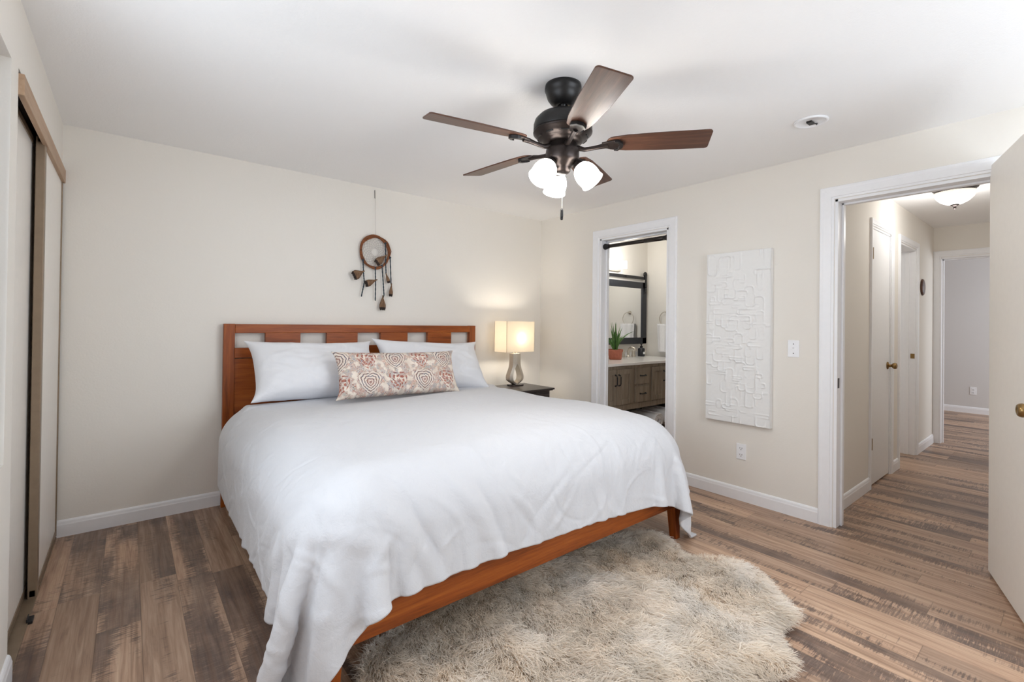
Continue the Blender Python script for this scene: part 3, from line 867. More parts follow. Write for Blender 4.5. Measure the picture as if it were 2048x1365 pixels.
def sim_duvet():
    rng = np.random.RandomState(3)
    y_head = -0.40
    x0, x1 = -3.07, -0.865
    yf = -2.285
    ztop = 0.722
    ovL, ovR, ovF = 0.380, 0.30, 0.285
    h = 0.0255
    S = np.arange(-(ovL), (x1 - x0) + ovR + 1e-6, h)
    T = np.arange(0, (y_head - yf) + ovF + 1e-6, h)
    ns, nt_ = len(S), len(T)
    P = np.zeros((nt_, ns, 3))
    P[..., 0] = x0 + S[None, :]
    P[..., 1] = y_head - T[:, None]
    P[..., 2] = ztop + 0.03
    # the duvet lies a little askew: its hem is cut in beside the near foot corner and runs long on the left edge
    past = np.clip((T - (y_head - yf)) / ovF, 0, 1)[:, None]
    sk = np.interp(S, [-0.42, -0.30, -0.18, -0.05, 0.08, 0.22, 0.42, 1.6, 1.9, 2.2, 2.5], [0.06, 0.04, -0.01, -0.06, -0.075, -0.06, -0.02, 0.01, 0.0, 0.01, 0.02])
    P[..., 1] -= past * sk[None, :]

    def waves(X, Y, n, f0, f1, seed):
        r = np.random.RandomState(seed)
        k = np.zeros_like(X)
        for _ in range(n):
            a = r.uniform(0, 2 * PI); fq = r.uniform(f0, f1); ph = r.uniform(0, 2 * PI)
            k += np.sin((np.cos(a) * X + np.sin(a) * Y) * fq + ph)
        return k / math.sqrt(n)
    P[..., 2] += 0.02 * waves(P[..., 0], P[..., 1], 26, 5, 22, 3)
    # the cloth is a little larger than the bed it lies on, and fuller towards its hem
    over = np.maximum(np.maximum(-S[None, :], S[None, :] - (x1 - x0)), (T - (y_head - yf))[:, None])
    full = np.clip(over / 0.4, 0, 1) * np.clip(((S[None, :] - 0.1) ** 2 + (T[:, None] - (y_head - yf)) ** 2) / 0.35, 0.1, 1)
    uneven = 1.010 + 0.012 * waves(P[..., 0], P[..., 1], 12, 3, 9, 8)
    def flat(di, dj):
        d_ = np.full((nt_, ns), h)
        d_[:nt_ - di, :ns - dj] = np.sqrt(((P[di:, dj:, :2] - P[:nt_ - di, :ns - dj, :2]) ** 2).sum(2))
        return d_
    rest_s = flat(0, 1) * (uneven + 0.030 * full * (T[:, None] > (y_head - yf)))
    rest_t = flat(1, 0) * (uneven + 0.02 * full * (T[:, None] <= (y_head - yf)))
    rs, rt = rest_s.ravel(), rest_t.ravel()
    box_lo = np.array([x0, yf, -1.0]); box_hi = np.array([x1, 0.3, ztop])
    R = 0.21
    bias = np.zeros((nt_, ns, 3))
    crn = (np.clip((0.02 - S) / 0.25, 0, 1)[None, :] * np.clip((T - (y_head - yf)) / 0.12, 0, 1)[:, None])
    bias[..., 0] = 0.0 * crn; bias[..., 1] = 1.3 * crn
    bias = bias.reshape(-1, 3)
    f_lo = np.array([-3.045, -2.290, -1.0]); f_hi = np.array([-0.905, 0.3, 0.355]); RF = 0.02
    f_cen = (f_lo + f_hi) / 2; f_half = (f_hi - f_lo) / 2 - RF

    def cons(di, dj, rest, stiff):
        out = []
        ja = np.arange(0, ns - dj) if dj >= 0 else np.arange(-dj, ns)
        ia = np.arange(0, nt_ - di)
        I, J = np.meshgrid(ia, ja, indexing='ij')
        A = (I * ns + J).ravel(); B = ((I + di) * ns + J + dj).ravel()
        colr = ((J // abs(dj)) % 2 if (dj and not di) else (I // di) % 2).ravel()
        for c in (0, 1):
            s = colr == c
            rr = rest[A[s]] if isinstance(rest, np.ndarray) else rest
            out.append((A[s], B[s], rr, stiff))
        return out
    C = []
    C += cons(0, 1, rs, 1.0) + cons(1, 0, rt, 1.0)
    d = np.sqrt(rs ** 2 + rt ** 2)
    C += cons(1, 1, d, 0.30) + cons(1, -1, d, 0.30)
    C += cons(0, 2, 2 * rs, 0.10) + cons(2, 0, 2 * rt, 0.10)
    X = P.reshape(-1, 3).copy()
    V = np.zeros_like(X)
    dt = 1 / 50
    g = np.array([0, 0, -4.0])
    cen = (box_lo + box_hi) / 2; half = (box_hi - box_lo) / 2 - R
    pin = (X[:, 1] > y_head - 0.10) & (X[:, 0] > x0 + 0.12) & (X[:, 0] < x1 - 0.12)
    pinX = X[pin].copy(); pinX[:, 2] = ztop + 0.012
    steps = 150
    for st in range(steps):
        V += (g + bias) * dt
        V *= 0.97 if st < 105 else 0.90
        Xp = X.copy()
        X = X + V * dt
        for it in range(13):
            for A, B, rest, stiff in C:
                D = X[B] - X[A]
                ln = np.sqrt((D * D).sum(1)) + 1e-9
                q = (0.5 * stiff * (ln - rest) / ln)[:, None] * D
                X[A] += q; X[B] -= q
            if it % 3 == 2 or it == 12:
                # padded body of the bed: a little wider low down, softly uneven on top
                low = np.clip((ztop - 0.10 - X[:, 2]) / 0.35, 0, 1)
                q = X - cen
                bx = np.where(q[:, 0] > 0, 0.060, 0.0) * low
                q[:, 0] -= np.sign(q[:, 0]) * bx
                q[:, 1] += 0.020 * low * (q[:, 1] < 0)
                q[:, 2] += 0.016 * np.clip((X[:, 0] + 1.7) / 0.7, 0, 1)
                q[:, 2] -= 0.010 * (np.sin(X[:, 0] * 4.1 + 1.0) * np.sin(X[:, 1] * 4.7) + np.sin(X[:, 0] * 2.3 - X[:, 1] * 6.1))
                q[:, 2] -= 0.045 * np.clip(1 - ((X[:, 0] - cen[0]) / 1.15) ** 2, 0, 1) * np.clip(1 - ((X[:, 1] + 1.50) / 0.86) ** 2, 0, 1)
                aq = np.abs(q) - half
                m_ = np.maximum(aq, 0)
                ln = np.sqrt((m_ * m_).sum(1))
                sd = ln + np.minimum(aq.max(1), 0) - R
                hit = sd < 0.012
                nr = np.zeros_like(X)
                ok = ln > 1e-6
                nr[ok] = (m_[ok] / ln[ok, None]) * np.sign(q[ok])
                nr[~ok] = np.array([0, 0, 1.0])
                X[hit] += nr[hit] * (0.012 - sd)[hit, None]
                mv = X[hit] - Xp[hit]
                tn = mv - (mv * nr[hit]).sum(1)[:, None] * nr[hit]
                X[hit] -= tn * 0.20
                q = X - f_cen
                aq = np.abs(q) - f_half
                m_ = np.maximum(aq, 0)
                ln = np.sqrt((m_ * m_).sum(1))
                sd = ln + np.minimum(aq.max(1), 0) - RF
                hit = sd < 0.010
                if hit.any():
                    nr = np.zeros_like(X)
                    ok = ln > 1e-6
                    nr[ok] = (m_[ok] / ln[ok, None]) * np.sign(q[ok])
                    sx = np.abs(aq[:, 0]) < np.abs(aq[:, 1])
                    nr[~ok & sx] = np.array([1.0, 0, 0]); nr[~ok & ~sx] = np.array([0, 1.0, 0])
                    nr[~ok] *= np.sign(q[~ok])
                    X[hit] += nr[hit] * (0.010 - sd)[hit, None]
                X[:, 2] = np.maximum(X[:, 2], 0.012)
            X[pin] += (pinX - X[pin]) * 0.5
        V = (X - Xp) / dt
    G = X.reshape(nt_, ns, 3)

    def up(Gr, f, axis):
        """Catmull-Rom resampling along one axis"""
        Gr = np.moveaxis(Gr, axis, 0)
        n = Gr.shape[0]
        u = np.linspace(0, n - 1, (n - 1) * f + 1)
        i = np.minimum(u.astype(int), n - 2); t = (u - i)[:, None, None]
        p0 = Gr[np.maximum(i - 1, 0)]; p1 = Gr[i]; p2 = Gr[i + 1]; p3 = Gr[np.minimum(i + 2, n - 1)]
        o = 0.5 * (2 * p1 + (p2 - p0) * t + (2 * p0 - 5 * p1 + 4 * p2 - p3) * t ** 2 + (3 * p1 - p0 - 3 * p2 + p3) * t ** 3)
        return np.moveaxis(o, 0, axis)
    G = up(up(G, 3, 0), 3, 1)
    # creases pressed into the cotton: short soft ridges, mostly slanting with the pull of the cloth
    nt2, ns2 = G.shape[:2]
    ss = np.linspace(S[0], S[-1], ns2)[None, :] + np.zeros((nt2, 1))
    ts = np.linspace(T[0], T[-1], nt2)[:, None] + np.zeros((1, ns2))
    D = np.zeros((nt2, ns2))
    Wd, Hd = x1 - x0, y_head - yf
    r = np.random.RandomState(21)
    for k in range(520):
        cs, ct = r.uniform(S[0], S[-1]), r.uniform(T[0] + 0.1, T[-1])
        on_foot, on_left = ct > Hd - 0.12, cs < 0.12
        if on_foot:
            a = r.choice([1.15, 1.57, 2.0, 0.75, 2.5]) + r.normal(0, 0.22); amp = r.uniform(0.0018, 0.0060)
        elif on_left:
            a = r.choice([0.35, 0.75, 2.4]) + r.normal(0, 0.25); amp = r.uniform(0.0018, 0.0056)
        else:
            a = r.uniform(0, PI); amp = r.uniform(0.0006, 0.0020)
        ln, wd = r.uniform(0.04, 0.20), r.uniform(0.006, 0.016)
        if not (on_foot or on_left): wd *= 1.8
        ds, dt_ = ss - cs, ts - ct
        al = ds * math.cos(a) + dt_ * math.sin(a)
        ac = -ds * math.sin(a) + dt_ * math.cos(a) + 1.6 * al * al * r.normal(0, 1)
        D += amp * r.choice([-1, 1, 1]) * np.exp(-(al / ln) ** 2) * np.exp(-(ac / wd) ** 2)
    # long soft folds falling down the foot and the left side
    for cs, ct, a, ln, wd, amp in ((0.36, Hd + 0.10, 1.15, 0.24, 0.030, 0.012), (0.43, Hd + 0.12, 1.2, 0.22, 0.022, -0.010), (0.66, Hd + 0.12, 1.10, 0.24, 0.028, 0.011),
                                   (0.73, Hd + 0.14, 1.2, 0.18, 0.020, -0.010), (1.05, Hd + 0.12, 2.3, 0.22, 0.045, 0.007), (1.5, Hd + 0.12, 1.9, 0.2, 0.04, 0.006),
                                   (1.9, Hd + 0.10, 1.0, 0.2, 0.035, 0.007), (-0.05, Hd - 0.32, 0.72, 0.34, 0.035, 0.010), (0.05, Hd - 0.16, 0.80, 0.36, 0.030, 0.010),
                                   (-0.10, Hd - 0.55, 0.65, 0.26, 0.04, 0.007), (-0.12, Hd - 0.95, 1.2, 0.25, 0.05, 0.006)):
        ds, dt_ = ss - cs, ts - ct
        al = ds * math.cos(a) + dt_ * math.sin(a); ac = -ds * math.sin(a) + dt_ * math.cos(a)
        D += amp * np.exp(-(al / ln) ** 4) * np.exp(-(ac / wd) ** 2)
    du = np.gradient(G, axis=1); dv = np.gradient(G, axis=0)
    nrm = np.cross(dv, du)
    nrm /= np.linalg.norm(nrm, axis=2, keepdims=True) + 1e-9
    nrm *= np.sign((nrm * np.array([0, 0, 1.0]) + nrm * (G - cen) * np.array([1, 1, 0])).sum(2, keepdims=True).mean())
    return G + nrm * D[..., None]


DUV = sim_duvet()
_nt, _ns = DUV.shape[:2]
me = bpy.data.meshes.new('duvet')
off = np.array([-1.976, -1.35, 0.75])
vv = (DUV.reshape(-1, 3) - off)
ff = []
for j_ in range(_nt - 1):
    for i_ in range(_ns - 1):
        a = j_ * _ns + i_
        ff.append((a, a + _ns, a + _ns + 1, a + 1))
me.from_pydata(vv.tolist(), [], ff)
me.materials.append(M['linen'])
me.polygons.foreach_set('use_smooth', [True] * len(me.polygons))
duvet = bpy.data.objects.new('duvet', me); COL.objects.link(duvet); duvet.location = off
s_ = duvet.modifiers.new('solidify', 'SOLIDIFY'); s_.thickness = 0.010; s_.offset = 1.0
tag(duvet, 'rumpled white duvet draped over the bed to the foot rail', 'duvet')


def sample_duvet_z(x, y):
    d2 = (DUV[..., 0] - x) ** 2 + (DUV[..., 1] - y) ** 2 + (DUV[..., 2] < 0.6) * 10
    return float(DUV.reshape(-1, 3)[d2.argmin(), 2])


# ------------------------------------------------------------------ pillows


def pillow(name, mat, c, w_, h_, thick, tilt, yaw, roll, label, cat, ear=0.05, seed=0, uvs=False, group=None, sag=0.03, wr=0.017):
    nu, nv = 57, 37
    rx = Matrix.Rotation(roll, 4, 'Y'); tx = Matrix.Rotation(tilt, 4, 'X'); rz = Matrix.Rotation(yaw, 4, 'Z')
    mt_ = Matrix.Translation(c) @ rz @ tx @ rx
    vs, fs = [], []
    for side in (1, -1):
        for j in range(nv):
            for i in range(nu):
                u = -1 + 2 * i / (nu - 1); v = -1 + 2 * j / (nv - 1)
                pu = u * (1 - 0.035 * (1 - v * v) * abs(u) ** 3)
                pv = v * (1 - 0.03 * (1 - u * u) * abs(v) ** 3)
                e = (abs(u) * abs(v)) ** 6 * ear
                x = pu * w_ / 2 * (1 + e); z = pv * h_ / 2 * (1 + e)
                t_ = (max(0, (1 - u ** 4)) ** 0.55) * (max(0, (1 - v ** 4)) ** 0.55)
                t_ *= 1 - 0.18 * v
                nz = mnoise.noise(Vector((u * 2.2 + seed, v * 1.6, side * 3.1 + seed)))
                n2 = mnoise.noise(Vector((u * 6 + seed + nz * 2, v * 5, side * 3.1 + 7)))
                d = side * t_ * thick / 2 + (nz * wr * 1.4 + n2 * wr * 0.7) * t_
                z -= sag * (1 - u * u) * max(0, v) * 0.6
                p = mt_ @ Vector((x, -d, z))
                vs.append(p)
        o = 0 if side == 1 else nu * nv
        for j in range(nv - 1):
            for i in range(nu - 1):
                a = o + j * nu + i
                q = (a, a + 1, a + nu + 1, a + nu)
                fs.append(q if side == 1 else q[::-1])
    m = MB(); m.add(vs, fs)
    o = m.build(name, mat, loc=c, smooth=True)
    me = o.data
    if uvs:
        uv = me.uv_layers.new(name='UVMap')
        for lp in me.loops:
            k = lp.vertex_index % (nu * nv)
            uv.data[lp.index].uv = ((k % nu) / (nu - 1) * w_ / h_, (k // nu) / (nv - 1))
    import bmesh
    bm = bmesh.new(); bm.from_mesh(me)
    bmesh.ops.remove_doubles(bm, verts=bm.verts, dist=0.0006)
    bm.to_mesh(me); bm.free()
    s = o.modifiers.new('subsurf', 'SUBSURF'); s.levels = 1; s.render_levels = 1
    return tag(o, label, cat, group)


pillow('pillow', 'pillow', Vector((-2.480, -0.335, 0.952)), 0.85, 0.45, 0.25, -0.62, 0.03, 0.02,
       'white pillow against the headboard, on the closet side of the bed', 'pillow', seed=1.3, group='white bed pillows', ear=0.10)
pillow('pillow', 'pillow', Vector((-1.545, -0.355, 0.942)), 0.92, 0.45, 0.22, -0.60, -0.02, 0.05,
       'white pillow against the headboard, on the nightstand side of the bed', 'pillow', seed=5.7, group='white bed pillows', ear=0.12)
pillow('lumbar_pillow', 'paisley', Vector((-1.985, -0.640, 0.918)), 0.94, 0.335, 0.15, -0.38, 0.0, 0.02,
       'long paisley patterned cushion leaning on the white pillows', 'pillow', seed=9.1, uvs=True, sag=0.01, wr=0.006, ear=0.06)

# ------------------------------------------------------------------ nightstand and lamp
NX0, NX1, NY0, NY1, NZ = -0.805, -0.355, -0.150, -0.603, 0.680
ns = thing('nightstand', (-0.58, -0.38, 0), 'black wooden nightstand between the bed and the corner', 'nightstand')
tp = MB(); tp.box((NX0, NY1, NZ - 0.016), (NX1, NY0, NZ)); tp.box((NX0 + 0.012, NY1 + 0.012, NZ - 0.026), (NX1 - 0.012, NY0, NZ - 0.016))
tp.build('table_top', 'black_wood', ns, bevel=0.004)
MB().box((NX0 + 0.035, NY1 + 0.035, 0.18), (NX1 - 0.035, NY0 - 0.02, NZ - 0.026)).build('cabinet_body', 'black_wood', ns, bevel=0.003)
for k, (a, b) in enumerate(((0.43, 0.63), (0.21, 0.41))):
    dr = MB().box((NX0 + 0.06, NY1 + 0.018, a), (NX1 - 0.06, NY1 + 0.036, b)).build('drawer', 'black_wood', ns, bevel=0.003)
    MB().sphere((-0.58, NY1 + 0.008, (a + b) / 2), 0.012, 10).build('drawer_knob', 'nickel', dr, smooth=True)
for x in (NX0 + 0.05, NX1 - 0.05):
    for y in (NY1 + 0.05, NY0 - 0.035):
        MB().box((x - 0.02, y - 0.02, 0), (x + 0.02, y + 0.02, 0.2)).build('leg', 'black_wood', ns, bevel=0.003)

LX, LY = -0.575, -0.262
lamp = thing('table_lamp', (LX, LY, NZ), 'lit bedside lamp with cream rectangular shade and nickel teardrop base', 'lamp')
MB().box((LX - 0.06, LY - 0.05, NZ), (LX + 0.075, LY + 0.05, NZ + 0.012)).build('base_plate', 'black_wood', lamp, bevel=0.003)
# bulb-shaped slab with a teardrop hole
def lamp_outline(n=26):
    out, inn = [], []
    for i in range(n + 1):
        s = i / n
        z = 0.012 + s * 0.305
        wo = 0.047 + 0.043 * math.exp(-((s - 0.24) / 0.25) ** 2) - 0.05 * max(0, 0.14 - s) / 0.14
        out.append((wo, z))
    return out
out = lamp_outline()
body = MB()
nO = len(out)
zi0, zi1 = 0.028, 0.215
inner = []
for w_, z in out:
    if z <= zi0 or z >= zi1: inner.append(0.0)
    else:
        s = (z - zi0) / (zi1 - zi0)
        inner.append(min(0.052 * math.sin(PI * min(1, s ** 0.62)) ** 0.8, max(0, w_ - 0.012)))
DP = 0.038
for sgn in (-1, 1):
    vs, fs = [], []
    for (w_, z), wi in zip(out, inner):
        for y in (-DP, DP):
            vs += [(LX + sgn * wi, LY + y, NZ + z), (LX + sgn * w_, LY + y * 0.8, NZ + z)]
    for i in range(nO - 1):
        a, b = i * 4, (i + 1) * 4
        fs += [(a, a + 1, b + 1, b), (a + 3, a + 2, b + 2, b + 3), (a + 1, a + 3, b + 3, b + 1), (a + 2, a, b, b + 2)]
    fs += [(0, 2, 3, 1), ((nO - 1) * 4, (nO - 1) * 4 + 1, (nO - 1) * 4 + 3, (nO - 1) * 4 + 2)]
    body.add(vs, fs)
body.build('lamp_body', 'nickel', lamp, bevel=0.0)
MB().tube([(LX - 0.016, LY, NZ + 0.30), (LX - 0.016, LY, NZ + 0.40)], 0.008).tube([(LX + 0.016, LY, NZ + 0.30), (LX + 0.016, LY, NZ + 0.40)], 0.008).build('lamp_stem', 'nickel', lamp, smooth=True)
SX0, SX1, SY0, SY1, SZ0, SZ1 = LX - 0.178, LX + 0.176, LY - 0.088, LY + 0.105, 1.016, 1.315
sh = MB()
th = 0.0025
for a, b in (((SX0, SY0, SZ0), (SX1, SY0 + th, SZ1)), ((SX0, SY1 - th, SZ0), (SX1, SY1, SZ1)), ((SX0, SY0, SZ0), (SX0 + th, SY1, SZ1)), ((SX1 - th, SY0, SZ0), (SX1, SY1, SZ1))):
    sh.box(a, b)
shade = sh.build('lamp_shade', 'lampshade', lamp)
shade['label'] = 'cream fabric shade, glowing'
MB().tube([(SX0, SY0, SZ0), (SX0, SY0, SZ1)], 0.002).build('shade_seam', 'tan_wood', shade)
MB().sphere((LX + 0.01, LY, NZ + 0.47), 0.032, 12).build('light_bulb', 'bulb', lamp, smooth=True)
point_light('bedside_lamp_light', (LX + 0.01, LY - 0.04, NZ + 0.47), 12.0, (1.0, 0.91, 0.78), 0.055)

# ------------------------------------------------------------------ wall art
AY0, AY1, AZ0, AZ1, AD = -1.957, -2.432, 0.572, 1.850, 0.045
art = thing('wall_art', (-0.02, (AY0 + AY1) / 2, AZ0), 'tall white textured plaster canvas on the doorway wall', 'wall art')
MB().box((-0.001, AY0, AZ0), (-AD + 0.004, AY1, AZ1)).build('canvas', 'plaster', art, bevel=0.003)
rng = np.random.RandomState(11)
na, nb = 120, 300
ya = np.linspace(0.006, 0.994, na)[None, :]; za = np.linspace(0.004, 0.996, nb)[:, None]
hgt = np.zeros((nb, na))
AW, AH = abs(AY1 - AY0), AZ1 - AZ0
A_, B_ = ya * AW, za * AH
for k in range(130):
    cy_, cz_ = rng.uniform(0.02, AW - 0.05), rng.uniform(0.03, AH - 0.04)
    lw, lh = (rng.uniform(0.05, 0.17), rng.uniform(0.012, 0.05)) if rng.rand() < 0.55 else (rng.uniform(0.03, 0.08), rng.uniform(0.06, 0.16))
    r_ = min(lw, lh) * 0.35
    qx = np.abs(A_ - cy_) - lw / 2 + r_; qy = np.abs(B_ - cz_) - lh / 2 + r_
    sd = np.sqrt(np.maximum(qx, 0) ** 2 + np.maximum(qy, 0) ** 2) + np.minimum(np.maximum(qx, qy), 0) - r_
    inside = 1 / (1 + np.exp(sd / 0.0014))
    ridge = np.exp(-(sd / 0.0030) ** 2)
    side = 1 / (1 + np.exp(-((B_ - cz_) * rng.choice([-1, 1]) + (A_ - cy_) * rng.choice([-1, 0, 1])) / 0.012))
    hgt = hgt * (1 - 0.75 * inside) + inside * rng.uniform(-0.0005, 0.002) + ridge * side * rng.uniform(0.004, 0.0095)
hgt = np.clip(hgt, -0.002, 0.012)
rel = MB(); rel.grid(na, nb, lambda u, v: (-AD - float(hgt[int(round(v * (nb - 1))), int(round(u * (na - 1)))]), AY0 + (AY1 - AY0) * (0.006 + 0.988 * u), AZ0 + (AZ1 - AZ0) * (0.004 + 0.992 * v)))
rel.build('plaster_relief', 'plaster', art, smooth=True)

# ------------------------------------------------------------------ switch and outlets


def outlet(loc, label, nx=-1):
    x, y, z = loc
    r = thing('wall_outlet', loc, label, 'outlet')
    MB().box((x, y - 0.036, z - 0.058), (x + nx * 0.006, y + 0.036, z + 0.058)).build('cover_plate', 'plate', r, bevel=0.002)
    for dz in (0.024, -0.024):
        s = MB().box((x + nx * 0.005, y - 0.018, z + dz - 0.016), (x + nx * 0.0085, y + 0.018, z + dz + 0.016)).build('socket', 'plate', r, bevel=0.003)
        q = MB()
        q.box((x + nx * 0.008, y - 0.009, z + dz - 0.002), (x + nx * 0.009, y - 0.006, z + dz + 0.008)); q.box((x + nx * 0.008, y + 0.006, z + dz - 0.002), (x + nx * 0.009, y + 0.009, z + dz + 0.008))
        q.box((x + nx * 0.008, y - 0.003, z + dz - 0.011), (x + nx * 0.009, y + 0.003, z + dz - 0.006))
        q.build('slot', 'slot', s)['label'] = 'dark slots'
    return r


outlet((0, -2.217, 0.362), 'white duplex outlet below the plaster canvas')
outlet((6.5, -2.75, 0.345), 'white outlet low on the grey wall of the room past the hall')
sw = thing('light_switch', (0, -2.565, 1.144), 'white toggle light switch between the canvas and the bedroom doorway', 'light switch')
MB().box((0, -2.601, 1.086), (-0.006, -2.529, 1.202)).build('cover_plate', 'plate', sw, bevel=0.002)
tg = MB(); tg.box((-0.005, -2.5705, 1.132), (-0.0075, -2.5595, 1.156)); tg.add([(-0.006, -2.569, 1.141), (-0.006, -2.561, 1.141), (-0.018, -2.562, 1.152), (-0.018, -2.568, 1.152), (-0.006, -2.569, 1.153), (-0.006, -2.561, 1.153), (-0.016, -2.562, 1.160), (-0.016, -2.568, 1.160)],
       [(0, 1, 2, 3), (7, 6, 5, 4), (0, 4, 5, 1), (1, 5, 6, 2), (2, 6, 7, 3), (3, 7, 4, 0)])
tg.build('toggle', 'plate', sw)
sc_ = MB()
for z in (1.176, 1.112):
    sc_.lathe([(0.0, 0), (0.0035, 0), (0.0025, 0.0012), (0, 0.0012)], Matrix.Translation((-0.006, -2.565, z)) @ Matrix.Rotation(-PI / 2, 4, 'Y'), 12, cap=False)
sc_.build('screws', 'slot', sw)['kind'] = 'stuff'

# ------------------------------------------------------------------ ceiling fan
FX, FYc = -1.935, -2.238
fan = thing('ceiling_fan', (FX, FYc, H), 'dark bronze five-blade ceiling fan with three lit glass shades', 'ceiling fan')


def at(x, y, z):
    return Matrix.Translation((x, y, z))


MB().lathe([(0.0, H), (0.086, H), (0.088, H - 0.012), (0.088, H - 0.024), (0.083, H - 0.030), (0.081, H - 0.044), (0.074, H - 0.064), (0.060, H - 0.083), (0.042, H - 0.096), (0.030, H - 0.099), (0.024, H - 0.092), (0, H - 0.092)], at(FX, FYc, 0), 40, cap=False).build('canopy', 'bronze_dark', fan, smooth=True)
MB().lathe([(0.0, 2.37), (0.020, 2.36), (0.021, 2.348), (0.0135, 2.342), (0.0135, 2.30), (0, 2.30)], at(FX, FYc, 0), 24, cap=False).build('downrod', 'bronze_dark', fan, smooth=True)
MB().lathe([(0.0, 2.322), (0.026, 2.322), (0.030, 2.312), (0.075, 2.305), (0.115, 2.290), (0.134, 2.270), (0.140, 2.250), (0.141, 2.222), (0.139, 2.217), (0.0, 2.217)], at(FX, FYc, 0), 48, cap=False).build('motor_housing', 'bronze_dark', fan, smooth=True)
mt2 = MB().lathe([(0.0, 2.218), (0.139, 2.218), (0.142, 2.214), (0.141, 2.208), (0.134, 2.204), (0.126, 2.192), (0.112, 2.180), (0.104, 2.176), (0.096, 2.171), (0.090, 2.160), (0.06, 2.158), (0, 2.158)], at(FX, FYc, 0), 48, cap=False).build('motor_band', 'bronze', fan, smooth=True)
for k in range(10):
    a0 = 2 * PI * k / 10 + 0.1
    MB().tube([(FX + 0.1185 * math.cos(a0 + d_), FYc + 0.1185 * math.sin(a0 + d_), 2.1855) for d_ in (0, 0.1, 0.2, 0.3)], 0.004, 6).build('motor_vent', 'bronze_dark', mt2)
hubm = MB().lathe([(0.0, 2.162), (0.066, 2.162), (0.070, 2.155), (0.070, 2.140), (0.078, 2.132), (0.080, 2.120), (0.080, 2.085), (0.074, 2.072), (0.062, 2.060), (0.046, 2.050), (0.040, 2.040), (0.038, 2.026), (0.030, 2.018), (0.010, 2.014), (0.0, 2.012)], at(FX, FYc, 0), 40, cap=False).build('switch_housing', 'bronze', fan, smooth=True)

BLZ, RT = 2.150, 0.678
for k in range(5):
    ang = math.radians(24.1 + 72 * k)
    pitch = math.radians(-12.5)
    mtx = at(FX, FYc, BLZ) @ Matrix.Rotation(ang, 4, 'Z')
    ptx = mtx @ Matrix.Rotation(pitch, 4, 'X')
    # blade outline in local x (radius), y (width)
    up, lo = [], []
    nn = 14
    poly = []
    r0, r1 = 0.205, RT
    w0, w1 = 0.050, 0.072
    # root round
    for i in range(9):
        a = PI / 2 + PI * i / 8
        poly.append((r0 + 0.035 + 0.035 * math.cos(a), w0 * math.sin(a)))
    # lower edge then rounded tip corners
    def corner(cx, cy, r, a0, a1):
        return [(cx + r * math.cos(a0 + (a1 - a0) * i / 5), cy + r * math.sin(a0 + (a1 - a0) * i / 5)) for i in range(6)]
    poly += [(0.30, -0.060), (0.45, -0.068)]
    poly += corner(r1 - 0.022, -w1 + 0.018, 0.018, -PI / 2, 0)
    poly += corner(r1 - 0.016, w1 - 0.020, 0.016, 0, PI / 2)
    poly += [(0.45, 0.068), (0.30, 0.060)]
    bm_ = MB().prism(poly, 0.0065, lambda a, b, c: ptx @ Vector((a, b, c)))
    bl = bm_.build('fan_blade', 'walnut', fan)
    # orient wood grain along the blade
    bl2 = bl
    me = bl.data
    rel_ = ptx
    # rebuild in its own frame so the grain follows the blade
    invm = ptx.inverted()
    for v in me.vertices:
        v.co = invm @ (v.co + Vector((FX, FYc, H)))
    bl.matrix_local = Matrix.Translation((-FX, -FYc, -H)) @ ptx
    bv = bl.modifiers.new('bevel', 'BEVEL'); bv.width = 0.002; bv.segments = 2; bv.limit_method = 'ANGLE'
    # blade iron
    ir = MB()
    ir.tube([mtx @ Vector(p) for p in ((0.070, 0, -0.012), (0.105, 0, -0.022), (0.150, 0, -0.016), (0.185, 0, -0.010), (0.215, 0, -0.008))], [0.013, 0.011, 0.010, 0.012, 0.012], 10)
    ir.prism([(0.185, -0.018), (0.245, -0.036), (0.262, -0.022), (0.270, 0.0), (0.262, 0.022), (0.245, 0.036), (0.185, 0.018)], -0.008, lambda a, b, c: ptx @ Vector((a, b, c - 0.0005)))
    io = ir.build('blade_iron', 'bronze', fan, bevel=0.002)
    MB().prism([(0.243, -0.034), (0.262, -0.036), (0.284, -0.014), (0.284, 0.014), (0.262, 0.036), (0.243, 0.034), (0.262, 0.020), (0.268, 0.0), (0.262, -0.020)], -0.016, lambda a, b, c: ptx @ Vector((a, b, c - 0.0005))).build('iron_tip', 'bronze_dark', io, bevel=0.002)

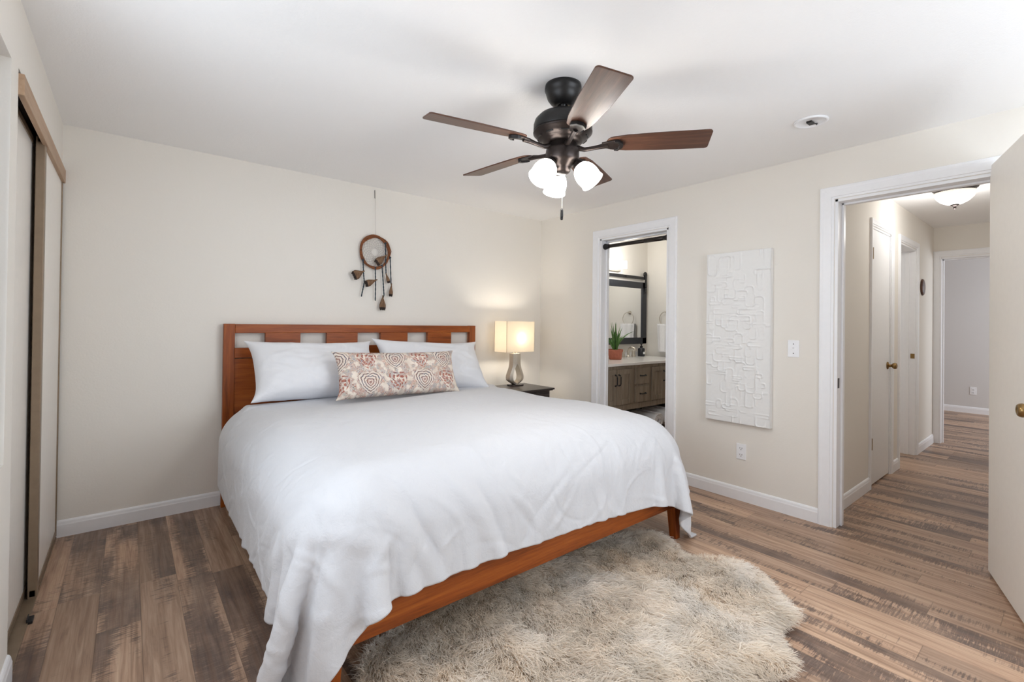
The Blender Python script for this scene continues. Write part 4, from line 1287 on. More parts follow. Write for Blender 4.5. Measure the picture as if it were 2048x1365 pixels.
FAN_LIGHTS = []
for k, a in enumerate((math.radians(180.7), math.radians(300.7), math.radians(60.7))):
    ca, sa = math.cos(a), math.sin(a)
    tilt = math.radians(38)
    dirv = Vector((ca * math.sin(tilt), sa * math.sin(tilt), -math.cos(tilt)))
    neck = Vector((FX + ca * 0.078, FYc + sa * 0.078, 2.052))
    mtx = Matrix.Translation(neck) @ dirv.to_track_quat('Z', 'Y').to_matrix().to_4x4()
    arm = MB()
    arm.tube([(FX + ca * 0.045, FYc + sa * 0.045, 2.066), (FX + ca * 0.072, FYc + sa * 0.072, 2.074), (FX + ca * 0.088, FYc + sa * 0.088, 2.066), tuple(neck)], [0.012, 0.011, 0.011, 0.012], 10)
    arm.lathe([(0.0, -0.014), (0.018, -0.014), (0.026, -0.004), (0.031, 0.008), (0.032, 0.018), (0.029, 0.020), (0.027, 0.006), (0.0, 0.0)], mtx, 28, cap=False)
    ao = arm.build('light_arm', 'bronze', fan, smooth=True)
    gl = [(0.024, 0.006), (0.036, 0.014), (0.049, 0.030), (0.057, 0.050), (0.060, 0.070), (0.059, 0.088), (0.0575, 0.104), (0.061, 0.118), (0.0585, 0.119), (0.0545, 0.104), (0.056, 0.088), (0.057, 0.070), (0.054, 0.050), (0.046, 0.031), (0.033, 0.017), (0.022, 0.010)]
    gl = [(r_ * 0.93, z_ * 0.96) for r_, z_ in gl]
    so = MB().lathe(gl, mtx, 36, cap=False).build('glass_shade', 'shade_glass', fan, smooth=True)
    so['label'] = 'frosted white glass shade, lit'
    MB().sphere(mtx @ Vector((0, 0, 0.062)), 0.022, 10, (1, 1, 1)).build('light_bulb', 'bulb', so, smooth=True)
    FAN_LIGHTS.append(mtx @ Vector((0, 0, 0.105)))
for k, p in enumerate(FAN_LIGHTS):
    point_light('fan_light', p, 6.0, (1.0, 0.985, 0.96), 0.035)
ch = MB()
for dx, zb in ((0.0, 1.842), (-0.006, 1.848)):
    zt = 2.016
    ch.tube([(FX + dx * 0.7, FYc + dx, zt), (FX + dx * 0.7, FYc + dx, zb)], 0.0013, 6)
cho = ch.build('pull_chain', 'nickel', fan)
for dx, zb, zt in ((0.0, 1.794, 1.836), (-0.009, 1.803, 1.844)):
    MB().lathe([(0.0, zt + 0.004), (0.002, zt + 0.003), (0.0055, zt), (0.0065, zt - 0.008), (0.0065, zb + 0.004), (0.005, zb), (0, zb)], at(FX + dx * 0.8, FYc + dx * 0.9, 0), 14, cap=False).build('chain_fob', 'bronze_dark', cho, smooth=True)

# ------------------------------------------------------------------ ceiling detector and hall light
SD = (-0.612, -2.862)
sd_ = thing('smoke_detector', (*SD, H), 'round white detector ring on the ceiling with dark centre', 'smoke detector')
MB().lathe([(0.0, H), (0.084, H), (0.083, H - 0.006), (0.074, H - 0.009), (0.068, H - 0.006), (0.066, H - 0.0045), (0, H - 0.0045)], at(*SD, 0), 44, cap=False).build('mounting_ring', 'plate', sd_, smooth=True)
mm = MB()
mm.box((SD[0] - 0.028, SD[1] - 0.012, H - 0.014), (SD[0] + 0.020, SD[1] + 0.014, H - 0.004)); mm.tube([(SD[0] + 0.015, SD[1], H - 0.009), (SD[0] + 0.035, SD[1] - 0.02, H - 0.009), (SD[0] + 0.048, SD[1] - 0.012, H - 0.009)], 0.003, 6)
mm.build('wiring_plug', 'bronze_dark', sd_)['label'] = 'dark wiring plug'

HLX, HLY = 1.60, -3.165
hl = thing('ceiling_light', (HLX, HLY, H), 'lit bronze and alabaster bowl light on the hall ceiling', 'ceiling light')
MB().lathe([(0.0, H), (0.138, H), (0.143, H - 0.012), (0.138, H - 0.022), (0.128, H - 0.030), (0.124, H - 0.044), (0.130, H - 0.050), (0.124, H - 0.046), (0, H - 0.04)], at(HLX, HLY, 0), 44, cap=False).build('light_pan', 'bronze', hl, smooth=True)
MB().lathe([(0.130, H - 0.046), (0.128, H - 0.062), (0.114, H - 0.090), (0.088, H - 0.118), (0.053, H - 0.138), (0.020, H - 0.146), (0.0, H - 0.147)], at(HLX, HLY, 0), 44, cap=False).build('glass_bowl', 'alabaster', hl, smooth=True)['label'] = 'glowing alabaster glass bowl'
MB().lathe([(0.0, H - 0.142), (0.026, H - 0.143), (0.028, H - 0.149), (0.014, H - 0.157), (0.008, H - 0.164), (0.011, H - 0.172), (0.006, H - 0.180), (0, H - 0.184)], at(HLX, HLY, 0), 20, cap=False).build('finial', 'bronze', hl, smooth=True)
point_light('hall_light', (HLX, HLY, H - 0.24), 10.0, (1.0, 0.985, 0.965), 0.10)

rd = MB().lathe([(0.0, 0), (0.080, 0), (0.088, 0.006), (0.080, 0.016), (0.05, 0.022), (0, 0.024)], Matrix.Translation((2.96, YH, 1.73)) @ Matrix.Rotation(PI / 2, 4, 'X'), 30, cap=False)
tag(rd.build('wall_plaque', 'walnut', loc=(2.96, YH, 1.73), smooth=True), 'small round dark wooden plaque on the hall wall', 'wall plaque')

# ------------------------------------------------------------------ dreamcatcher
dc = thing('dreamcatcher', (-1.935, -0.01, 1.74), 'brown vine dreamcatcher with blue cords and feathers above the bed', 'dreamcatcher')
YD = -0.030
MB().tube([(-1.933, -0.004, 2.414), (-1.932, -0.006, 2.349), (-1.935, -0.016, 2.341), (-1.939, -0.018, 2.348)], 0.0022, 6).build('hook', 'bronze', dc)
MB().tube([(-1.934, -0.016, 2.343), (-1.931, YD, 2.03)], 0.0012, 5).build('hanging_string', 'web', dc)
rv = random.Random(4)
hp = MB()
hcx, hcz, hr, hrz = -1.936, 1.883, 0.124, 0.136
for k in range(4):
    ph = rv.uniform(0, 6); amp = rv.uniform(0.005, 0.012); ox = 0.004 * k - 0.004
    hp.tube([(hcx + ox + (hr + amp * math.sin(3 * a + ph)) * math.cos(a), YD + 0.006 * math.sin(2 * a + ph), hcz + (hrz + amp * math.cos(2 * a + ph)) * math.sin(a)) for a in [2 * PI * i / 48 for i in range(48)]], 0.0074, 7, closed=True)
hp.tube([(hcx + 0.085, YD - 0.004, hcz + 0.105), (hcx + 0.12, YD - 0.006, hcz + 0.075), (hcx + 0.142, YD - 0.006, hcz + 0.02), (hcx + 0.125, YD - 0.004, hcz - 0.05)], 0.004, 6)
hp.build('hoop', 'vine', dc, smooth=True)
wb = MB()
prev = None
for ring_ in range(8):
    rr_ = 0.116 - 0.0125 * ring_
    pts = []
    npt = 18
    for i in range(npt):
        a = 2 * PI * (i + 0.5 * (ring_ % 2)) / npt
        pts.append((hcx + rr_ * math.cos(a), YD + 0.002, hcz + rr_ * 1.08 * math.sin(a)))
    if prev:
        for i in range(npt):
            q = (i if ring_ % 2 else (i - 1) % npt)
            wb.tube([prev[i], pts[i]], 0.0013, 4)
            wb.tube([prev[(i + 1) % npt] if ring_ % 2 else prev[(i - 1) % npt], pts[i]], 0.0013, 4)
    prev = pts
wb.build('web', 'web', dc)['label'] = 'pale woven web'
cords = [[(-2.041, 1.804), (-2.036, 1.706), (-2.027, 1.621), (-2.046, 1.526), (-2.05, 1.501)], [(-1.934, 1.749), (-1.93, 1.628), (-1.93, 1.472)],
         [(-1.875, 1.771), (-1.862, 1.632), (-1.853, 1.523), (-1.870, 1.47)], [(-1.846, 1.968), (-1.842, 1.80), (-1.837, 1.70)], [(-1.802, 1.849), (-1.791, 1.637), (-1.778, 1.54)]]
for pts in cords:
    c_ = MB()
    P3 = []
    for (xa, za), (xb, zb) in zip(pts[:-1], pts[1:]):
        for i in range(8):
            s = i / 8
            P3.append((xa + (xb - xa) * s, YD - 0.008, za + (zb - za) * s))
    P3.append((pts[-1][0], YD - 0.008, pts[-1][1]))
    c_.tube(P3, [0.0042 + 0.0014 * (i % 2) for i in range(len(P3))], 7)
    c_.sphere((pts[0][0], YD - 0.006, pts[0][1]), 0.010, 8)
    c_.build('cord', 'cord', dc, smooth=True)['label'] = 'braided dark blue cord'


def feather(a, b, w_, seed=0):
    a = Vector((a[0], YD - 0.012, a[1])); b = Vector((b[0], YD - 0.016, b[1]))
    d_ = (b - a); ln = d_.length; d_.normalize(); s_ = d_.cross(Vector((0, 1, 0))).normalized()
    def ring(t_):
        return w_ * (0.12 + 0.88 * max(0.0, min(1, (t_ - 0.12) / 0.5))) * (1 if t_ < 0.85 else 1 - 0.25 * (t_ - 0.85) / 0.15)
    m_ = MB()
    m_.grid(9, 15, lambda u, v: a + d_ * (ln * v * 0.8) + s_ * ((u - 0.5) * ring(v * 0.8)) + Vector((0, -0.010 * (1 - (2 * u - 1) ** 2), 0)))
    m_.tube([a, a + d_ * ln * 0.78], 0.0012, 5)
    f_ = m_.build('feather', 'feather', dc, smooth=True)
    so_ = f_.modifiers.new('solidify', 'SOLIDIFY'); so_.thickness = 0.0015
    t_ = MB().grid(9, 6, lambda u, v: a + d_ * (ln * (0.78 + 0.22 * v * (0.9 + 0.1 * math.sin(u * 20 + seed)))) + s_ * ((u - 0.5) * ring(0.8 + 0.2 * v)) + Vector((0, -0.010 * (1 - (2 * u - 1) ** 2), 0)))
    to = t_.build('feather_tip', 'feather_tip', f_, smooth=True)
    so_ = to.modifiers.new('solidify', 'SOLIDIFY'); so_.thickness = 0.0015


for a, b, w_ in (((-2.031, 1.715), (-2.130, 1.662), 0.076), ((-1.919, 1.650), (-2.028, 1.602), 0.054), ((-1.866, 1.520), (-1.869, 1.391), 0.056),
                 ((-1.789, 1.625), (-1.797, 1.510), 0.034), ((-1.839, 1.867), (-1.936, 1.782), 0.062), ((-1.842, 1.713), (-1.812, 1.627), 0.030)):
    feather(a, b, w_)

# ------------------------------------------------------------------ bathroom furniture
rod = thing('tension_rod', (0.06, BD0 - 0.018, 2.052), 'dark bronze tension rod across the bathroom doorway', 'rod')
ya_, yb_ = BD0 - 0.018, BD1 + 0.018
RZ = 2.052
MB().tube([(0.045, ya_ - 0.02, RZ), (0.045, -1.43, RZ)], 0.0175, 16).tube([(0.045, -1.32, RZ), (0.045, yb_ + 0.02, RZ)], 0.020, 16).build('rod_tube', 'rod', rod, smooth=True)
for y, s in ((ya_, -1), (yb_, 1)):
    MB().lathe([(0.0, 0), (0.026, 0), (0.029, 0.006), (0.029, 0.016), (0.026, 0.028), (0.021, 0.040), (0.021, 0.055), (0, 0.055)], Matrix.Translation((0.045, y, RZ)) @ Matrix.Rotation(-s * PI / 2, 4, 'X'), 24, cap=False).build('end_cap', 'bronze_dark', rod, smooth=True)

VX0, VX1 = 0.14, 1.68
van = thing('bathroom_vanity', ((VX0 + VX1) / 2, YF, 0), 'weathered grey wood bathroom vanity with black pulls', 'vanity')
cb = MB()
cb.box((VX0, YF + 0.004, 0.40), (VX1, YB - 0.005, 0.86))
cb.box((VX0, YF, 0.838), (VX1, YF + 0.03, 0.868)); cb.box((VX0, YF, 0.40), (VX1, YF + 0.03, 0.458))
cb.build('cabinet_body', 'vanity', van, bevel=0.002)
for x in (VX0, VX1 - 0.05):
    for y in (YF + 0.0, YB - 0.06):
        MB().box((x, y, 0), (x + 0.05, y + 0.05, 0.42)).build('leg', 'vanity', van, bevel=0.002)
MB().box((VX0, YF + 0.01, 0.10), (VX1, YB - 0.02, 0.13)).build('lower_shelf', 'vanity', van, bevel=0.002)


def pull(parent, a, b):
    a, b = Vector(a), Vector(b)
    d_ = (b - a).normalized()
    m_ = MB().tube([a, a + Vector((0, -0.024, 0)) + d_ * 0.006, a + Vector((0, -0.028, 0)) + d_ * 0.02, b + Vector((0, -0.028, 0)) - d_ * 0.02, b + Vector((0, -0.024, 0)) - d_ * 0.006, b], 0.0055, 8)
    for p in (a, b):
        m_.sphere(p + Vector((0, -0.003, 0)), 0.009, 8)
    return m_.build('pull_handle', 'black', parent, smooth=True)


def shaker(name, x0, x1, z0, z1, hx=None, flat=False):
    m_ = MB()
    if flat:
        m_.box((x0, YF - 0.012, z0), (x1, YF + 0.004, z1))
    else:
        fr = 0.052
        m_.box((x0 + 0.01, YF - 0.002, z0 + 0.01), (x1 - 0.01, YF + 0.004, z1 - 0.01))
        m_.box((x0, YF - 0.012, z0), (x0 + fr, YF + 0.004, z1)); m_.box((x1 - fr, YF - 0.012, z0), (x1, YF + 0.004, z1))
        m_.box((x0 + fr, YF - 0.012, z0), (x1 - fr, YF + 0.004, z0 + fr)); m_.box((x0 + fr, YF - 0.012, z1 - fr), (x1 - fr, YF + 0.004, z1))
    o_ = m_.build(name, 'vanity', van, bevel=0.0015)
    if hx is not None:
        pull(o_, (hx, YF - 0.012, 0.778), (hx, YF - 0.012, 0.668))
    else:
        xm, zm = (x0 + x1) / 2, (z0 + z1) / 2
        pull(o_, (xm - 0.045, YF - 0.012, zm + 0.004), (xm + 0.045, YF - 0.012, zm + 0.004))
    return o_


shaker('vanity_door', 0.165, 0.332, 0.465, 0.832, hx=0.308)
shaker('vanity_door', 0.338, 0.600, 0.465, 0.832, hx=0.366)
shaker('drawer', 0.655, 0.900, 0.660, 0.832, flat=True)
shaker('drawer', 0.655, 0.900, 0.465, 0.638, flat=True)
shaker('vanity_door', 0.955, 1.203, 0.465, 0.832, hx=1.176)
shaker('vanity_door', 1.209, 1.455, 0.465, 0.832, hx=1.236)

ct = MB().box((VX0 - 0.012, YF - 0.02, 0.868), (VX1 + 0.02, YB - 0.003, ZC))
cto = tag(ct.build('countertop', 'quartz', loc=(0.9, -0.47, 0.868), bevel=0.003), 'white countertop on the grey bathroom vanity', 'countertop')
MB().box((VX0 - 0.012, YB - 0.022, ZC), (VX1 + 0.02, YB - 0.003, ZC + 0.055)).build('backsplash', 'quartz', cto, bevel=0.002)
# widespread faucet between the plant and the soap
QX, QY = 1.265, YB - 0.085
fc = thing('faucet', (QX, QY, ZC), 'polished faucet with two taps on the white countertop, between aloe and soap bottle', 'faucet')
MB().lathe([(0, 0), (0.028, 0), (0.028, 0.008), (0.018, 0.014), (0.015, 0.03), (0, 0.03)], at(QX, QY, ZC), 22, cap=False).tube([(QX, QY, ZC + 0.01), (QX, QY, ZC + 0.075), (QX, QY - 0.012, ZC + 0.105), (QX, QY - 0.05, ZC + 0.122), (QX, QY - 0.09, ZC + 0.112), (QX, QY - 0.108, ZC + 0.086)], [0.016, 0.015, 0.0145, 0.014, 0.0135, 0.013], 14).build('spout', 'nickel', fc, smooth=True)
for dx in (-0.105, 0.105):
    MB().lathe([(0, 0), (0.028, 0), (0.030, 0.006), (0.024, 0.030), (0.019, 0.062), (0.022, 0.070), (0.020, 0.080), (0, 0.082)], at(QX + dx, QY, ZC), 20, cap=False).tube([(QX + dx, QY, ZC + 0.075), (QX + dx * 1.45, QY - 0.015, ZC + 0.088)], 0.008, 10).build('tap_handle', 'nickel', fc, smooth=True)
# potted aloe
PX, PY = 0.800, -0.410
pt = thing('potted_aloe', (PX, PY, ZC), 'spiky green aloe in a terracotta pot on the bathroom counter', 'plant')
MB().lathe([(0.0, 0), (0.066, 0), (0.072, 0.01), (0.080, 0.086), (0.086, 0.088), (0.090, 0.112), (0.086, 0.116), (0.080, 0.114), (0.078, 0.100), (0, 0.100)], at(PX, PY, ZC), 36, cap=False).build('plant_pot', 'terracotta', pt, smooth=True)['label'] = 'terracotta pot'
MB().lathe([(0.0, 0.106), (0.079, 0.102), (0.079, 0.09), (0, 0.09)], at(PX, PY, ZC), 24, cap=False).build('soil', 'soil', pt)
ra = random.Random(12)
for k in range(24):
    a = ra.uniform(0, 2 * PI); lean = ra.uniform(0.08, 0.62); ln = ra.uniform(0.17, 0.34) * (1.05 - 0.3 * lean)
    if k < 4: lean = 0.1; ln = 0.33
    if k == 4: a, lean, ln = -0.15, 0.72, 0.38
    b0 = Vector((PX + 0.03 * math.cos(a) * ra.random(), PY + 0.03 * math.sin(a) * ra.random(), ZC + 0.10))
    dirh = Vector((math.cos(a), math.sin(a), 0))
    side_ = Vector((-math.sin(a), math.cos(a), 0))
    wd0 = ra.uniform(0.013, 0.02)
    nseg = 9
    vs, fs = [], []
    for i in range(nseg + 1):
        s = i / nseg
        th_ = lean * (0.55 + 0.75 * s)
        p = b0 + dirh * (ln * s * math.sin(th_)) + Vector((0, 0, ln * s * math.cos(th_)))
        w_ = wd0 * (1 - s ** 1.6) + 0.0006
        out_ = (dirh * math.cos(th_) - Vector((0, 0, 1)) * math.sin(th_))
        vs += [p - side_ * w_ - out_ * w_ * 0.25, p + out_ * w_ * 0.55, p + side_ * w_ - out_ * w_ * 0.25, p + out_ * w_ * 0.05]
    for i in range(nseg):
        for q in range(4):
            fs.append((i * 4 + q, i * 4 + (q + 1) % 4, (i + 1) * 4 + (q + 1) % 4, (i + 1) * 4 + q))
    MB().add(vs, fs).build('leaf', 'aloe', pt, smooth=True)
# soap bottle
SXb, SYb = 1.535, -0.245
sb = thing('soap_dispenser', (SXb, SYb, ZC), 'black soap pump bottle on the bathroom counter', 'soap dispenser')
MB().lathe([(0, 0), (0.040, 0), (0.043, 0.006), (0.043, 0.092), (0.038, 0.104), (0.018, 0.110), (0.016, 0.12), (0, 0.12)], at(SXb, SYb, ZC), 28, cap=False).build('bottle', 'charcoal', sb, smooth=True)
MB().lathe([(0, 0.118), (0.018, 0.118), (0.018, 0.132), (0.008, 0.134), (0.007, 0.150), (0.014, 0.152), (0.014, 0.162), (0, 0.164)], at(SXb, SYb, ZC), 20, cap=False).tube([(SXb, SYb, ZC + 0.157), (SXb - 0.03, SYb - 0.02, ZC + 0.155)], 0.006, 8).build('pump', 'black', sb, smooth=True)
MB().box((SXb - 0.018, SYb - 0.0445, ZC + 0.03), (SXb + 0.018, SYb - 0.040, ZC + 0.06)).build('bottle_label', 'plate', sb)

# mirror with barn-door rail
mi = thing('wall_mirror', (1.19, YB, 1.05), 'charcoal framed mirror hung from a black barn-door rail', 'mirror')
MX0, MX1, MZ0, MZ1 = 0.66, 1.715, 1.052, 1.848
fr = MB(); fw = 0.084
fr.box((MX0, YB - 0.008, MZ0), (MX0 + fw, YB - 0.034, MZ1)); fr.box((MX1 - fw, YB - 0.008, MZ0), (MX1, YB - 0.034, MZ1))
fr.box((MX0, YB - 0.008, MZ0), (MX1, YB - 0.034, MZ0 + fw - 0.004)); fr.box((MX0, YB - 0.008, MZ1 - fw + 0.004), (MX1, YB - 0.034, MZ1))
fr.build('mirror_frame', 'charcoal', mi, bevel=0.003)
MB().box((MX0 + fw - 0.006, YB - 0.010, MZ0 + fw - 0.01), (MX1 - fw + 0.006, YB - 0.018, MZ1 - fw + 0.01)).build('mirror_glass', 'mirror', mi)
rl = MB(); rl.box((0.50, YB - 0.030, 1.884), (1.70, YB - 0.038, 1.922))
for x in (0.75, 1.27):
    rl.tube([(x, YB, 1.903), (x, YB - 0.045, 1.903)], 0.010, 10)
rl.build('rail', 'black', mi, bevel=0.001)
for x in (0.76, 1.672):
    hg = MB()
    hg.lathe([(0, 0), (0.034, 0), (0.036, 0.006), (0.034, 0.014), (0, 0.014)], Matrix.Translation((x, YB - 0.030, 1.952)) @ Matrix.Rotation(PI / 2, 4, 'X'), 28, cap=False)
    hg.box((x - 0.018, YB - 0.044, 1.70), (x + 0.018, YB - 0.050, 1.955))
    for z in (1.72, 1.79, 1.952):
        hg.sphere((x, YB - 0.051, z), 0.010, 8)
    hg.build('roller_hanger', 'black', mi, bevel=0.0)

vl = thing('vanity_light', (1.0, YB, 1.95), 'lit frosted bar light above the bathroom mirror', 'wall light')
MB().box((0.66, YB, 1.950), (1.165, YB - 0.035, 1.985)).build('backplate', 'nickel', vl, bevel=0.003)
vg = MB().box((0.63, YB - 0.035, 1.984), (1.19, YB - 0.115, 2.08)).build('glass_shade', 'vanity_glass', vl, bevel=0.008, seg=3)
vg['label'] = 'glowing white glass bar'
point_light('bathroom_light', (0.95, YB - 0.35, 2.0), 9, (1.0, 0.96, 0.90), 0.08)

# towel ring on the end wall
TRY, TRZ = -0.466, 1.40
tr = thing('towel_ring', (XE, TRY, 1.46), 'chrome towel ring on the bathroom end wall', 'towel ring')
MB().lathe([(0, 0), (0.024, 0), (0.024, 0.008), (0.012, 0.014), (0.010, 0.045), (0, 0.047)], Matrix.Translation((XE, TRY, 1.462)) @ Matrix.Rotation(-PI / 2, 4, 'Y'), 20, cap=False).build('wall_mount', 'nickel', tr, smooth=True)
MB().tube([(XE - 0.042, TRY + 0.088 * math.sin(a), 1.378 + 0.088 * math.cos(a)) for a in [2 * PI * i / 40 for i in range(40)]], 0.0045, 8, closed=True).build('ring', 'nickel', tr, smooth=True)
tw = MB()
def twl(u, v):
    y = TRY + 0.112 - 0.224 * u
    pin = 0.82 + 0.18 * min(1, v * 2.2)
    y = TRY + (y - TRY) * pin
    wv = 0.007 * math.sin(u * 15 + 1)
    if v < 0.5:
        s = v / 0.5
        return (XE - 0.052 - 0.008 + wv, y, 0.955 + (1.318 - 0.955) * s)
    s = (v - 0.5) / 0.5
    return (XE - 0.028 + wv * 0.5, y, 1.318 - (1.318 - 0.99) * s)
twg = MB().grid(30, 40, lambda u, v: twl(u, v))
two = twg.build('hand_towel', 'towel', loc=(XE - 0.045, TRY, 1.318), smooth=True)
so_ = two.modifiers.new('solidify', 'SOLIDIFY'); so_.thickness = 0.008; so_.offset = 0
tag(two, 'white hand towel hanging from the chrome towel ring', 'towel')

# rolled towels and basket below the vanity


def roll_towel(x, y, z, r, lab):
    def fn(u, v):
        a = u * 2 * PI * 3.2
        rr_ = r * (0.28 + 0.72 * u) + 0.004 * math.sin(9 * a + v * 5)
        return (x + rr_ * math.cos(a), y - 0.17 + 0.34 * v, z + rr_ * math.sin(a))
    o_ = MB().grid(110, 10, fn).build('rolled_towel', 'grey_towel', loc=(x, y, z), smooth=True)
    s2 = o_.modifiers.new('solidify', 'SOLIDIFY'); s2.thickness = 0.012; s2.offset = 0
    tag(o_, lab, 'towel', 'rolled towels under the vanity')


roll_towel(1.285, -0.655, 0.240, 0.100, 'pale rolled bath towel under the vanity, beside the dark basket')
roll_towel(1.075, -0.64, 0.225, 0.085, 'pale rolled bath towel under the vanity, half hidden by the bed')
bk = MB(); bk.lathe([(0, 0), (0.13, 0), (0.150, 0.20), (0.140, 0.20), (0.122, 0.01), (0, 0.01)], at(1.555, -0.44, 0.131), 28, cap=False)
tag(bk.build('storage_basket', 'basket', loc=(1.555, -0.44, 0.131), smooth=True), 'dark woven basket on the shelf under the vanity', 'basket')

# ------------------------------------------------------------------ sheepskin rug
outline = [(-2.90, -2.34), (-2.87, -2.17), (-2.78, -2.06), (-2.55, -1.98), (-2.36, -1.96), (-2.10, -1.93), (-1.85, -1.93), (-1.60, -1.95), (-1.36, -2.00), (-1.18, -2.06), (-1.06, -2.15), (-1.05, -2.28), (-1.13, -2.40), (-1.13, -2.48),
           (-1.04, -2.55), (-0.97, -2.66), (-1.02, -2.80), (-1.12, -2.88), (-1.20, -2.95), (-1.24, -3.03), (-1.34, -3.03), (-1.44, -3.00), (-1.54, -3.07), (-1.56, -3.14), (-1.66, -3.15), (-1.76, -3.08),
           (-1.86, -3.12), (-1.98, -3.28), (-2.10, -3.42), (-2.30, -3.46), (-2.50, -3.36), (-2.62, -3.18), (-2.72, -3.02), (-2.80, -2.90), (-2.92, -2.84), (-3.06, -2.74), (-3.08, -2.58), (-2.98, -2.46)]


def smooth_loop(pts, n=4):
    P = np.array(pts)
    for _ in range(2):
        Q = np.empty((len(P) * 2, 2))
        nx = np.roll(P, -1, 0)
        Q[0::2] = 0.75 * P + 0.25 * nx; Q[1::2] = 0.25 * P + 0.75 * nx
        P = Q
    return P


OL = smooth_loop(outline)
rug = thing('sheepskin_rug', (-2.0, -2.6, 0), 'cream sheepskin rug on the plank floor at the foot of the bed', 'rug')


def inside_poly(px, py, P):
    c = np.zeros(px.shape, bool)
    x1_, y1_ = P[:, 0], P[:, 1]; x2_, y2_ = np.roll(x1_, -1), np.roll(y1_, -1)
    for a, b, c_, d_ in zip(x1_, y1_, x2_, y2_):
        cond = ((b > py) != (d_ > py)) & (px < (c_ - a) * (py - b) / (d_ - b + 1e-12) + a)
        c ^= cond
    return c


hide = MB().prism([tuple(p) for p in OL], 0.012, lambda a, b, c: (a, b, 0.001 + c)).build('hide', 'hide', rug)
rng = np.random.RandomState(5)
NF = 130000
px = rng.uniform(-3.15, -0.9, NF * 2); py = rng.uniform(-3.5, -1.9, NF * 2)
ok = inside_poly(px, py, OL)
px, py = px[ok][:NF], py[ok][:NF]
n_ = len(px)
# distance to the edge (sampled)
dmin = np.full(n_, 9.0)
for q in OL:
    dmin = np.minimum(dmin, (px - q[0]) ** 2 + (py - q[1]) ** 2)
dmin = np.sqrt(dmin)


def vnoise(x, y, f, seed):
    r = np.random.RandomState(seed)
    t_ = r.rand(64, 64)
    xx, yy = (x + 50) * f, (y + 50) * f
    xi, yi = np.floor(xx).astype(int), np.floor(yy).astype(int)
    fx, fy = xx - xi, yy - yi
    fx = fx * fx * (3 - 2 * fx); fy = fy * fy * (3 - 2 * fy)
    g_ = lambda a, b: t_[a % 64, b % 64]
    return (g_(xi, yi) * (1 - fx) + g_(xi + 1, yi) * fx) * (1 - fy) + (g_(xi, yi + 1) * (1 - fx) + g_(xi + 1, yi + 1) * fx) * fy


# clumping: strands lean towards a shared direction per lock
ang = (vnoise(px, py, 2.2, 1) * 1.6 + vnoise(px, py, 9, 2) * 1.8 + vnoise(px, py, 30, 9) * 2.0) - 4.4 + rng.normal(0, 0.40, n_)
# lean outward at the border
edge_w = np.clip(1 - dmin / 0.07, 0, 1)
nearest = np.zeros((n_, 2))
best = np.full(n_, 9.0)
for q in OL:
    d2 = (px - q[0]) ** 2 + (py - q[1]) ** 2
    s = d2 < best
    best[s] = d2[s]; nearest[s] = q
ox, oy = nearest[:, 0] - px, nearest[:, 1] - py
on = np.sqrt(ox ** 2 + oy ** 2) + 1e-6
dx_ = np.cos(ang) * (1 - edge_w) + ox / on * edge_w
dy_ = np.sin(ang) * (1 - edge_w) + oy / on * edge_w
dn = np.sqrt(dx_ ** 2 + dy_ ** 2) + 1e-6
dx_, dy_ = dx_ / dn, dy_ / dn
ln = rng.uniform(0.042, 0.072, n_) * (0.75 + 0.5 * vnoise(px, py, 5, 3))
lift = (0.50 + 0.30 * vnoise(px, py, 7, 4) + rng.normal(0, 0.07, n_)) * (1 - 0.55 * edge_w)
NS = 6
tt = np.linspace(0, 1, NS)
sx_, sy_ = -dy_, dx_
wv_ph = rng.uniform(0, 6.28, n_); wv_a = rng.uniform(0.003, 0.009, n_)
verts = np.zeros((n_, NS, 2, 3), np.float32)
rw = np.where(rng.rand(n_) < 0.45, rng.uniform(0.0020, 0.0034, n_), rng.uniform(0.0009, 0.0016, n_))
fa = rng.uniform(0, PI, n_)
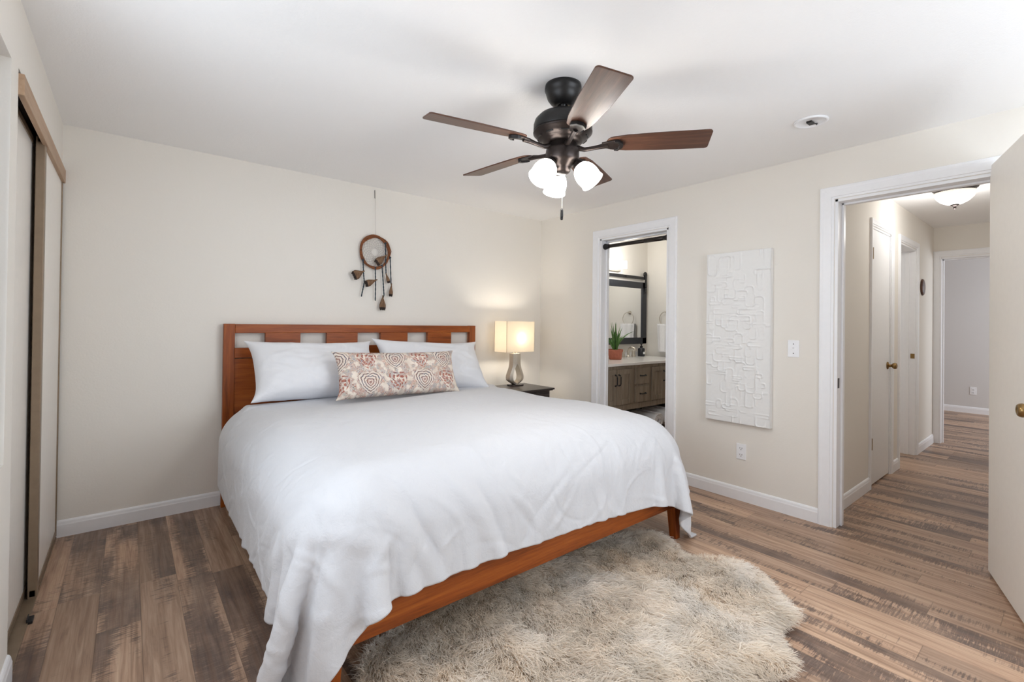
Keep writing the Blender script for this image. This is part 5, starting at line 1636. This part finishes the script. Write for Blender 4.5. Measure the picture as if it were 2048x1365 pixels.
for k, t_ in enumerate(tt):
    bend = t_ * (0.35 + 0.65 * t_)
    hx = px + dx_ * ln * bend * 0.85 + sx_ * wv_a * np.sin(wv_ph + t_ * 7) * t_
    hy = py + dy_ * ln * bend * 0.85 + sy_ * wv_a * np.sin(wv_ph + t_ * 7) * t_
    hz = 0.010 + ln * lift * np.sin(t_ * 1.9) * 0.92
    wd = rw * (1 - 0.8 * t_)
    cxw = sx_ * np.cos(fa * 0.3); cyw = sy_ * np.cos(fa * 0.3)
    czw = np.sin(fa * 0.3)
    for e, sg in ((0, -1), (1, 1)):
        verts[:, k, e, 0] = hx + sg * cxw * wd; verts[:, k, e, 1] = hy + sg * cyw * wd; verts[:, k, e, 2] = np.maximum(hz + sg * czw * wd * 0.5, 0.003)
V = verts.reshape(-1, 3) - np.array([-2.0, -2.6, 0], np.float32)
base_i = (np.arange(n_) * NS * 2)[:, None]
quad = []
for k in range(NS - 1):
    quad.append(np.concatenate([base_i + 2 * k, base_i + 2 * k + 1, base_i + 2 * k + 3, base_i + 2 * k + 2], 1))
F = np.concatenate(quad, 0).astype(np.int32)
me = bpy.data.meshes.new('fur')
me.vertices.add(len(V)); me.vertices.foreach_set('co', V.ravel())
me.loops.add(F.size); me.loops.foreach_set('vertex_index', F.ravel())
me.polygons.add(len(F)); me.polygons.foreach_set('loop_start', np.arange(0, F.size, 4, dtype=np.int32))
me.update(calc_edges=True)
me.polygons.foreach_set('use_smooth', [True] * len(me.polygons))
col = me.color_attributes.new('tone', 'FLOAT_COLOR', 'POINT')
tn = (0.86 + 0.2 * vnoise(px, py, 11, 6) + rng.normal(0, 0.07, n_))
ton = np.repeat(tn[:, None], NS * 2, 1).reshape(n_, NS, 2)
warm = vnoise(px, py, 4, 8)[:, None, None] * np.ones((1, NS, 2))
cc = np.ones((n_, NS, 2, 4), np.float32)
cc[..., 0] = np.clip(ton, 0, 1.15); cc[..., 1] = np.clip(ton * (1 - 0.015 * warm), 0, 1.15); cc[..., 2] = np.clip(ton * (1 - 0.05 * warm), 0, 1.15)
col.data.foreach_set('color', cc.ravel())
me.materials.append(M['fur'])
fur = bpy.data.objects.new('fur', me); COL.objects.link(fur); fur.parent = rug
fur['kind'] = 'stuff'
